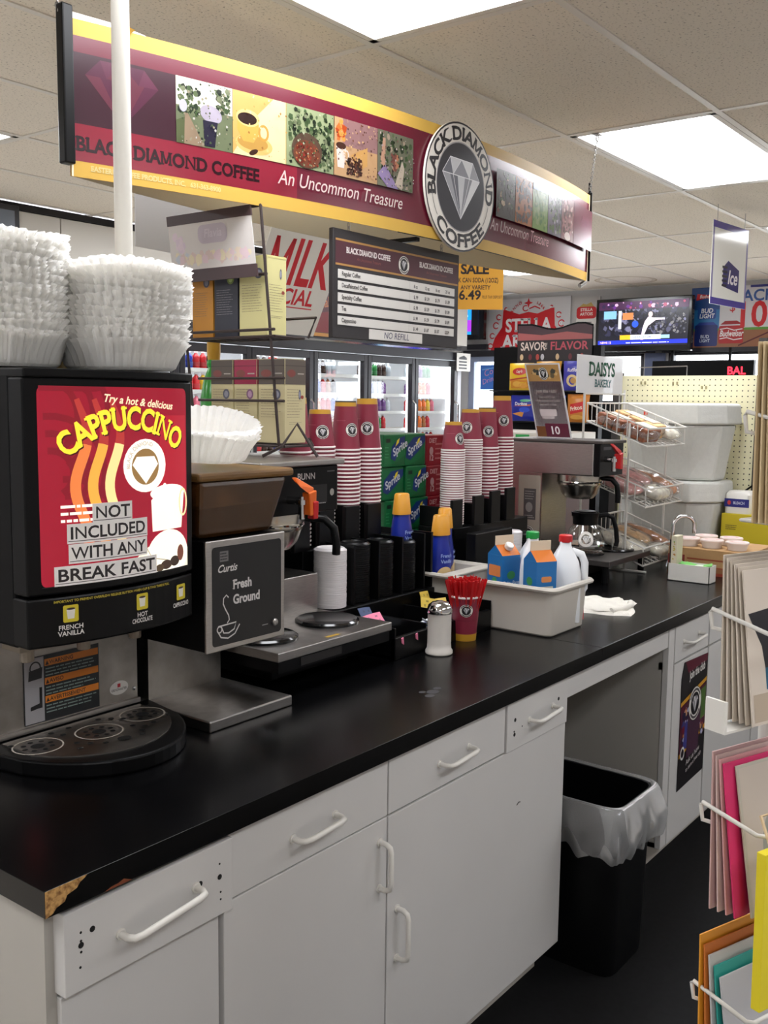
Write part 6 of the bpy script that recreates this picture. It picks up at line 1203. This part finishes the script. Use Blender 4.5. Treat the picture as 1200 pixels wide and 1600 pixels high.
# ================================================================== MENU BOARD AND BANNER
mb_ = thing('menu_board', 'black coffee price menu board hanging under the banner', 'menu board', (2.52, 1.875, 1.77))
MX0, MX1, MZ0, MZ1 = 2.192, 2.844, 1.778, 2.088
part(mb_, 'board', MB().box(MX0, MX1, 1.870, 1.887, MZ0, MZ1), M_('menu_black', (40, 36, 38), .45), bevel=.002)
f = plane((MX0, 1.8696, MZ0), (1, 0, 0), (0, 0, 1)); W = .679; Hh = .323; f1 = f; f = lambda u, v, h=0.0: f1(u * .96, v * .96, h)
p = Print(f); p.rect(.01, .215, W - .008, .288, (72, 26, 38)); p.rect(.01, .288, W - .008, .294, (170, 124, 62)); p.rect(.01, .216, W - .008, .222, (170, 124, 62))
p.text('BLACK DIAMOND COFFEE', .06, .256, .0165, (222, 212, 208), st='s', maxw=.22); p.text('An Uncommon Treasure', .11, .238, .009, (130, 64, 54), shear=.25, maxw=.12); p.text('BLACK DIAMOND COFFEE', .44, .256, .0165, (222, 212, 208), st='s', maxw=.2); p.text('An Uncommon Treasure', .48, .238, .009, (130, 64, 54), shear=.25, maxw=.12); p.logo(W * .52, .252, .03, asp=1.0)
rows = [('Regular Coffee', '8 oz  12 oz  16 oz  20 oz'), ('Decaffeinated Coffee', '$ .99  $1.59  $1.79  $1.89'), ('Specialty Coffee', '$ .99  $1.59  $1.79  $1.89'), ('Tea', '$ .99  $1.59  $1.79  $1.89'), ('Cappuccino', '$1.49  $1.67  $1.87  $2.09')]
p.build(mb_, 'header_print')
for k, (a, b) in enumerate(rows):
    z = MZ0 + .171 - k * .0331
    s = part(mb_, 'price_strip', MB().box(MX0 + .021, MX1 - .028, 1.8675, 1.870, z, z + .025), M_('price_white', (214, 210, 204), .5))
    p = Print((lambda F: lambda u, v, h: F(u * .96, v * .96, h))(plane((MX0 + .021, 1.8672, z), (1, 0, 0), (0, 0, 1)))); p.text(a, .015, .008, .0125, (60, 54, 52), st='b', sx=.8, maxw=.2); 
    for q, s_ in enumerate(b.split('  ')): p.text(s_, .385 + .062 * q, .006, .0105, (70, 62, 60), st='b', sx=.8, maxw=.045)
    p.rect(.36, .002, .361, .024, (170, 164, 158)); p.build(s, 'strip_text')
s = part(mb_, 'paper_note', MB().box(MX0 + .168, MX0 + .442, 1.868, 1.870, MZ0 + .005, MZ0 + .035), M_('price_white', (214, 210, 204), .5)); p = Print(plane((MX0 + .168, 1.8677, MZ0 + .005), (1, 0, 0), (0, 0, 1))); p.text('NO REFILL', .07, .006, .019, (66, 66, 96), sx=1.0, shear=.15, maxw=.17); p.build(s, 'handwriting')
def chain(par, a, b, m=None, r=.0018, L=.016):
    a = Vector(a); b = Vector(b); d = b - a; n = max(2, int(d.length / (L * .8))); mb = MB(); q = d.to_track_quat('Z', 'Y').to_matrix()
    for k in range(n):
        c = a + d * ((k + .5) / n); rot = q @ Matrix.Rotation(pi / 2 * (k % 2), 3, 'Z'); mb.tube([c + rot @ Vector((.005 * sin(2 * pi * i / 8), 0, L * .5 * cos(2 * pi * i / 8))) for i in range(8)], r, 4, closed=True)
    part(par, 'chain', mb, m or steel)
bn_ = thing('coffee_banner', 'long curved maroon and yellow coffee banner with round diamond logo hanging from the ceiling', 'banner', (2.5, 1.85, 2.07))
S = 1.065; BA, BB, SG = Vector((1.34 * S, 1.894 * S, 0)), Vector((3.638 * S, 1.788 * S, 0)), .131 * S; MS = Matrix.Translation((0, 0, 1.6)) @ Matrix.Diagonal((S, S, S, 1)) @ Matrix.Translation((0, 0, -1.6))
Lc = (BB - BA).length; Tn = (BB - BA).normalized(); Nn = Vector((Tn.y, -Tn.x, 0)); Rr = (Lc * Lc / 4 + SG * SG) / (2 * SG); AL = math.asin(Lc / 2 / Rr); LEN = 2 * AL * Rr; BZ0, BZ1 = 1.6 + .477 * S, 1.6 + .807 * S
def arcp(u, side=1, z=0.0, off=0.0):    # u in metres along the arc
    th = (u / LEN * 2 - 1) * AL; c = (BA + BB) / 2
    p = c + Tn * ((Rr + off) * sin(th)) + Nn * side * ((Rr + off) * cos(th) - Rr + SG); p.z = z; return p
NS = 110
m = MB().grid(lambda a, b: arcp(a * LEN, 1, BZ0 + (BZ1 - BZ0) * b), NS, 1); m.grid(lambda a, b: arcp((1 - a) * LEN, 1, BZ0 + (BZ1 - BZ0) * b, -.003), NS, 1); m.grid(lambda a, b: arcp(a * LEN, 1, BZ0, -.003 * (1 - b)), NS, 1); m.grid(lambda a, b: arcp(a * LEN, 1, BZ1, -.003 * b), NS, 1)
fp = part(bn_, 'front_panel', m, yellow_pl, smooth=40)
m = MB().grid(lambda a, b: arcp(a * LEN, -1, BZ0 + (BZ1 - BZ0) * b), NS, 1); m.grid(lambda a, b: arcp((1 - a) * LEN, -1, BZ0 + (BZ1 - BZ0) * b, -.003), NS, 1); part(bn_, 'back_panel', m, M_('banner_back_cream', (206, 197, 170), .5), smooth=40)
part(bn_, 'end_post', MB().box(1.318, 1.345, 1.880, 1.906, 2.10, 2.43).xf(MS), black_pl, bevel=.004); part(bn_, 'end_post', MB().box(3.636, 3.642, 1.778, 1.80, 2.077, 2.417).xf(MS), black_pl, bevel=.002)
part(bn_, 'cross_bar', MB().box(2.40, 2.418, 1.73, 1.96, 2.065, 2.077).xf(MS), black_pl); part(bn_, 'bottom_trim', MB().grid(lambda a, b: arcp(LEN * (.42 + .57 * a), 1, BZ0 - .003 + .003 * b, .0006), 60, 1), black_pl)
part(bn_, 'torn_edge', MB().add([arcp(.0, 1, BZ1 + .014), arcp(.12, 1, BZ1 + .010), arcp(.19, 1, BZ1 + .001), arcp(.19, 1, BZ1 - .001), arcp(.0, 1, BZ1 - .001)], [(4, 3, 2, 1, 0)]), M_('torn_white', (236, 232, 224), .6)); part(bn_, 'torn_edge', MB().add([arcp(.13, 1, BZ1 + .014, .004), arcp(.16, 1, BZ1 + .004, .01), arcp(.145, 1, BZ1 - .01, .002)], [(0, 1, 2), (2, 1, 0)]), yellow_pl)
chain(bn_, (3.64 * S, 1.79 * S, 2.473), (3.66, 1.775, ZC - .02)); part(bn_, 'chain_hook', MB().tube([(3.66, 1.775, ZC - .005), (3.668, 1.772, ZC - .02), (3.66, 1.775, ZC - .035), (3.652, 1.778, ZC - .02)], .003, 6, closed=True).box(3.64, 3.68, 1.76, 1.79, ZC - .008, ZC - .004), steel); part(bn_, 'black_tie', MB().tube([(3.641, 1.79, 2.405), (3.641, 1.79, 2.455)], .006, 6).xf(MS), black_pl)
chain(bn_, (1.322 * S, 1.90 * S, 2.46), (1.40, 2.03, ZC - .005)); part(bn_, 'bottom_hook', MB().cyl((3.63, 1.79, 2.076), (3.60, 1.80, 2.057), .009, n=10).xf(MS), steel)
chain(mb_, (2.27, 1.878, MZ1), (2.27, 1.878, BZ0 + .002), r=.0016); chain(mb_, (2.75, 1.878, MZ1), (2.75, 1.878, BZ0 + .002), r=.0016)
LP = LEN / S; p = Print(lambda u, v, h: arcp(u * S, 1, BZ0 + v * S, h), step=LEN / NS); HB = .33
MR = (112, 28, 48); p.rect(.0, .034, LP - .003, HB - .034, MR); p.rect(.0, .034, .6, .113, (146, 34, 54)); p.rect(.008, .113, .252, .262, (60, 24, 38))
p.diamond(.122, .19, .172, .13, [(92, 38, 54), (102, 44, 61), (85, 34, 58), (97, 43, 66)])
LT = .045
p.text('BLACK DIAMOND COFFEE', .012, .057, .029, (44, 8, 20), st='s', maxw=.47); p.text('EASTERN COFFEE PRODUCTS, INC.   631-363-8900', .045, .016, .011, (250, 226, 150), st='s', maxw=.325)
def photo(x0, x1, y0, y1, base, n=0, pal=(), rm=.012):
    p.rect(x0, y0, x1, y1, base)
    if n: p.blobs(x0, y0, x1, y1, pal, n, rm * .4, rm, rnd)
GRN = [(40, 56, 34), (66, 86, 52), (90, 104, 70), (30, 40, 26), (120, 126, 96)]; BRN = [(70, 36, 26), (50, 24, 18), (96, 50, 34), (34, 16, 12)]
PY0, PY1 = .113, .262
x = .252; X = lambda a: x + a
photo(x, x + .152, PY0, PY1, (110, 118, 88)); p.rect(x, PY0 + .085, x + .152, PY1, (226, 222, 202)); p.blobs(x, PY0 + .06, x + .07, PY1 - .012, GRN, 46, .004, .012, rnd); p.blobs(x + .10, PY0 + .08, x + .15, PY1, GRN, 30, .004, .01, rnd); p.poly([(X(.02), PY0), (X(.075), PY0), (X(.03), PY0 + .07), (X(.022), PY0 + .07)], (150, 128, 104)); p.poly([(X(.0), PY0), (X(.02), PY0), (X(.022), PY0 + .06), (X(0), PY0 + .05)], (88, 96, 62)); p.ell(X(.018), PY0 + .085, .01, .014, (190, 186, 200)); p.ell(X(.092), PY0 + .078, .03, .02, (178, 168, 182), rot=-10); p.poly([(X(.074), PY0 + .004), (X(.102), PY0 + .004), (X(.11), PY0 + .062), (X(.07), PY0 + .062)], (36, 32, 52))
x += .152; photo(x, x + .160, PY0, PY1, (206, 168, 96)); p.ell(X(.02), PY0 + .02, .06, .026, (222, 190, 120), rot=-12) if 0 else None
p.poly([(x, PY0), (X(.158), PY0), (X(.158), PY1), (X(.12), PY1), (X(.06), PY0 + .09)], (228, 206, 160)); p.ell(X(.062), PY0 + .03, .055, .024, (220, 186, 110)); p.ell(X(.058), PY0 + .034, .045, .018, (190, 146, 72)); p.poly([(X(.014), PY0 + .088), (X(.074), PY0 + .088), (X(.078), PY0 + .06), (X(.06), PY0 + .034), (X(.03), PY0 + .034), (X(.012), PY0 + .06)], (214, 168, 80)); p.ell(X(.044), PY0 + .09, .034, .02, (236, 204, 130)); p.ell(X(.042), PY0 + .088, .028, .014, (44, 22, 16)); p.ring(X(.09), PY0 + .062, .016, .02, .006, (200, 150, 70), 20); p.ell(X(.06), PY0 + .012, .014, .006, (60, 34, 24), rot=25)
x += .160; photo(x, x + .158, PY0, PY1, (150, 160, 120), 170, GRN, .011); p.ell(X(.066), PY0 + .044, .05, .044, (86, 66, 52)); p.ell(X(.066), PY0 + .036, .044, .034, (112, 62, 44)); p.blobs(X(.026), PY0 + .006, X(.106), PY0 + .062, [(150, 50, 40), (120, 40, 30), (176, 110, 70), (90, 40, 30)], 90, .002, .005, rnd)
x += .158; photo(x, x + .161, PY0, PY1, (196, 154, 110)); p.rect(X(.03), PY0 + .08, X(.161), PY1, (150, 112, 110)); p.blobs(X(.0), PY0 + .085, X(.05), PY1, [(206, 110, 50), (176, 70, 30), (226, 150, 70)], 22, .006, .013, rnd); p.poly([(X(.06), PY0 + .06), (X(.122), PY0 + .09), (X(.122), PY0 + .04), (X(.08), PY0 + .02)], (206, 156, 90)); p.poly([(X(.012), PY0 + .022), (X(.035), PY0 + .022), (X(.042), PY0 + .078), (X(.006), PY0 + .078)], (230, 216, 206)); p.ell(X(.024), PY0 + .078, .018, .009, (70, 40, 30)); p.ring(X(.044), PY0 + .056, .009, .014, .004, (226, 206, 190), 16); p.blobs(X(.04), PY0 + .004, X(.105), PY0 + .06, BRN, 80, .003, .008, rnd)
x += .161; photo(x, x + .148, PY0, PY1, (110, 110, 90), 90, GRN + [(170, 150, 130)], .012); p.poly([(X(.0), PY0 + .03), (X(.03), PY0 + .06), (X(.085), PY0 + .0), (X(.04), PY0 + .0)], (150, 130, 170)); p.poly([(X(.01), PY0 + .06), (X(.02), PY1 - .02), (X(.03), PY1 - .02), (X(.03), PY0 + .05)], (190, 146, 120)); p.poly([(X(.07), PY0 + .01), (X(.1), PY0), (X(.11), PY0 + .06), (X(.1), PY0 + .08)], (196, 180, 160)); p.blobs(X(.05), PY0 + .04, X(.09), PY0 + .1, [(120, 70, 60), (60, 40, 40), (180, 120, 90)], 22, .005, .011, rnd)
x0_ = .252
for k, (w_, pl_) in enumerate(((.152, [(70, 84, 56), (150, 140, 116), (190, 186, 176), (54, 62, 46), (104, 112, 84)]), (.160, [(226, 196, 130), (196, 150, 80), (236, 214, 160), (160, 112, 56)]), (.158, [(60, 80, 50), (130, 140, 104), (176, 180, 150), (36, 50, 30), (84, 104, 66)]), (.161, [(120, 76, 60), (190, 150, 120), (80, 44, 34), (214, 170, 120)]), (.148, [(90, 96, 70), (170, 150, 150), (60, 56, 60), (200, 180, 170), (120, 90, 80)]))):
    p.blobs(x0_, PY0, x0_ + w_, PY1, pl_, 110 if k != 1 else 36, .0012, .0045, rnd); x0_ += w_
p.text('An Uncommon Treasure', .53, .060, .034, (232, 206, 200), shear=.22, maxw=.45)
x = 1.46; sc = [((60, 50, 40), BRN + GRN + [(200, 180, 150)]), ((170, 100, 50), [(60, 34, 26), (90, 50, 34)]), ((120, 150, 70), [(90, 130, 60), (140, 160, 90)]), ((110, 100, 110), GRN + [(160, 150, 160)]), ((130, 90, 90), [(190, 160, 150), (90, 50, 50), (160, 110, 110)])]
for k, (b, pl) in enumerate(sc):
    photo(x, x + .125, PY0, PY1, b, 60, pl, .014)
    if k == 2: p.rect(x, PY1 - .02, x + .125, PY1 + .004, (120, 150, 180))
    if k == 4: p.ell(x + .06, PY0 + .015, .03, .015, (210, 190, 180))
    x += .125
p.rect(x, .112, LP - .01, .262, (100, 30, 52)); p.diamond(x + .14, .178, .13, .10, [(112, 46, 66), (124, 54, 74), (104, 42, 70)])
p.text('An Uncommon Treasure', 1.42, .066, .036, (214, 176, 176), shear=.22, maxw=.42); p.dim(.62); p.build(fp, 'printed_artwork', rough=.24)
# round logo disc
uc = 1.258; C0 = arcp(uc * S, 1, BZ0 + .166 * S, .012); th = (uc * S / LEN * 2 - 1) * AL; Ud = (Tn * cos(th) - Nn * sin(th)).normalized(); f0 = plane(C0, Ud, (0, 0, 1)); f = lambda u, v, h=0.0: f0(u * S, v * S, h); RD = .189
n = 48; dk = part(bn_, 'logo_disc', MB().prism([(RD * .97 * cos(2 * pi * i / n), RD * sin(2 * pi * i / n)) for i in range(n)], f, -.008, 0), M_('disc_white', (206, 200, 190), .35), smooth=40)
p = Print(f); a = .97; p.ell(0, 0, RD * a, RD, (30, 28, 32), 48); p.ell(0, 0, RD * .972 * a, RD * .972, (214, 208, 198), 48); p.ell(0, 0, RD * .70 * a, RD * .70, (150, 146, 146), 48); p.ell(0, 0, RD * .68 * a, RD * .68, (28, 26, 34), 48)
p.diamond(0, -.006, .196, .174, [(110, 110, 116), (150, 150, 154), (92, 92, 100), (190, 190, 192), (128, 128, 134), (206, 206, 206)])
for pts in ([(-.098, .032), (-.059, .081), (.059, .081), (.098, .032), (0, -.093), (-.098, .032)], [(-.098, .032), (.098, .032)], [(-.043, .032), (0, -.093), (.043, .032)], [(-.059, .081), (-.043, .032), (0, .081), (.043, .032), (.059, .081)]): p.stroke(pts, .0022, (222, 222, 224))
p.arctext('BLACK DIAMOND', 0, 0, .138 * a, .037, (26, 22, 26), 92, st='s', ry=.138, maxw=.56); p.arctext('COFFEE', 0, 0, .175 * a, .037, (26, 22, 26), 270, cw=False, st='s', ry=.175, maxw=.27)
for s in (-1, 1): p.stroke([(s * .157 * cos(R(t)) * a, .157 * sin(R(t))) for t in range(-38, -8, 5)], .0025, (110, 104, 100))
p.ring(.118, -.114, .006, .006, .0012, (90, 84, 80), 14); p.build(dk, 'logo_print', rough=.3)
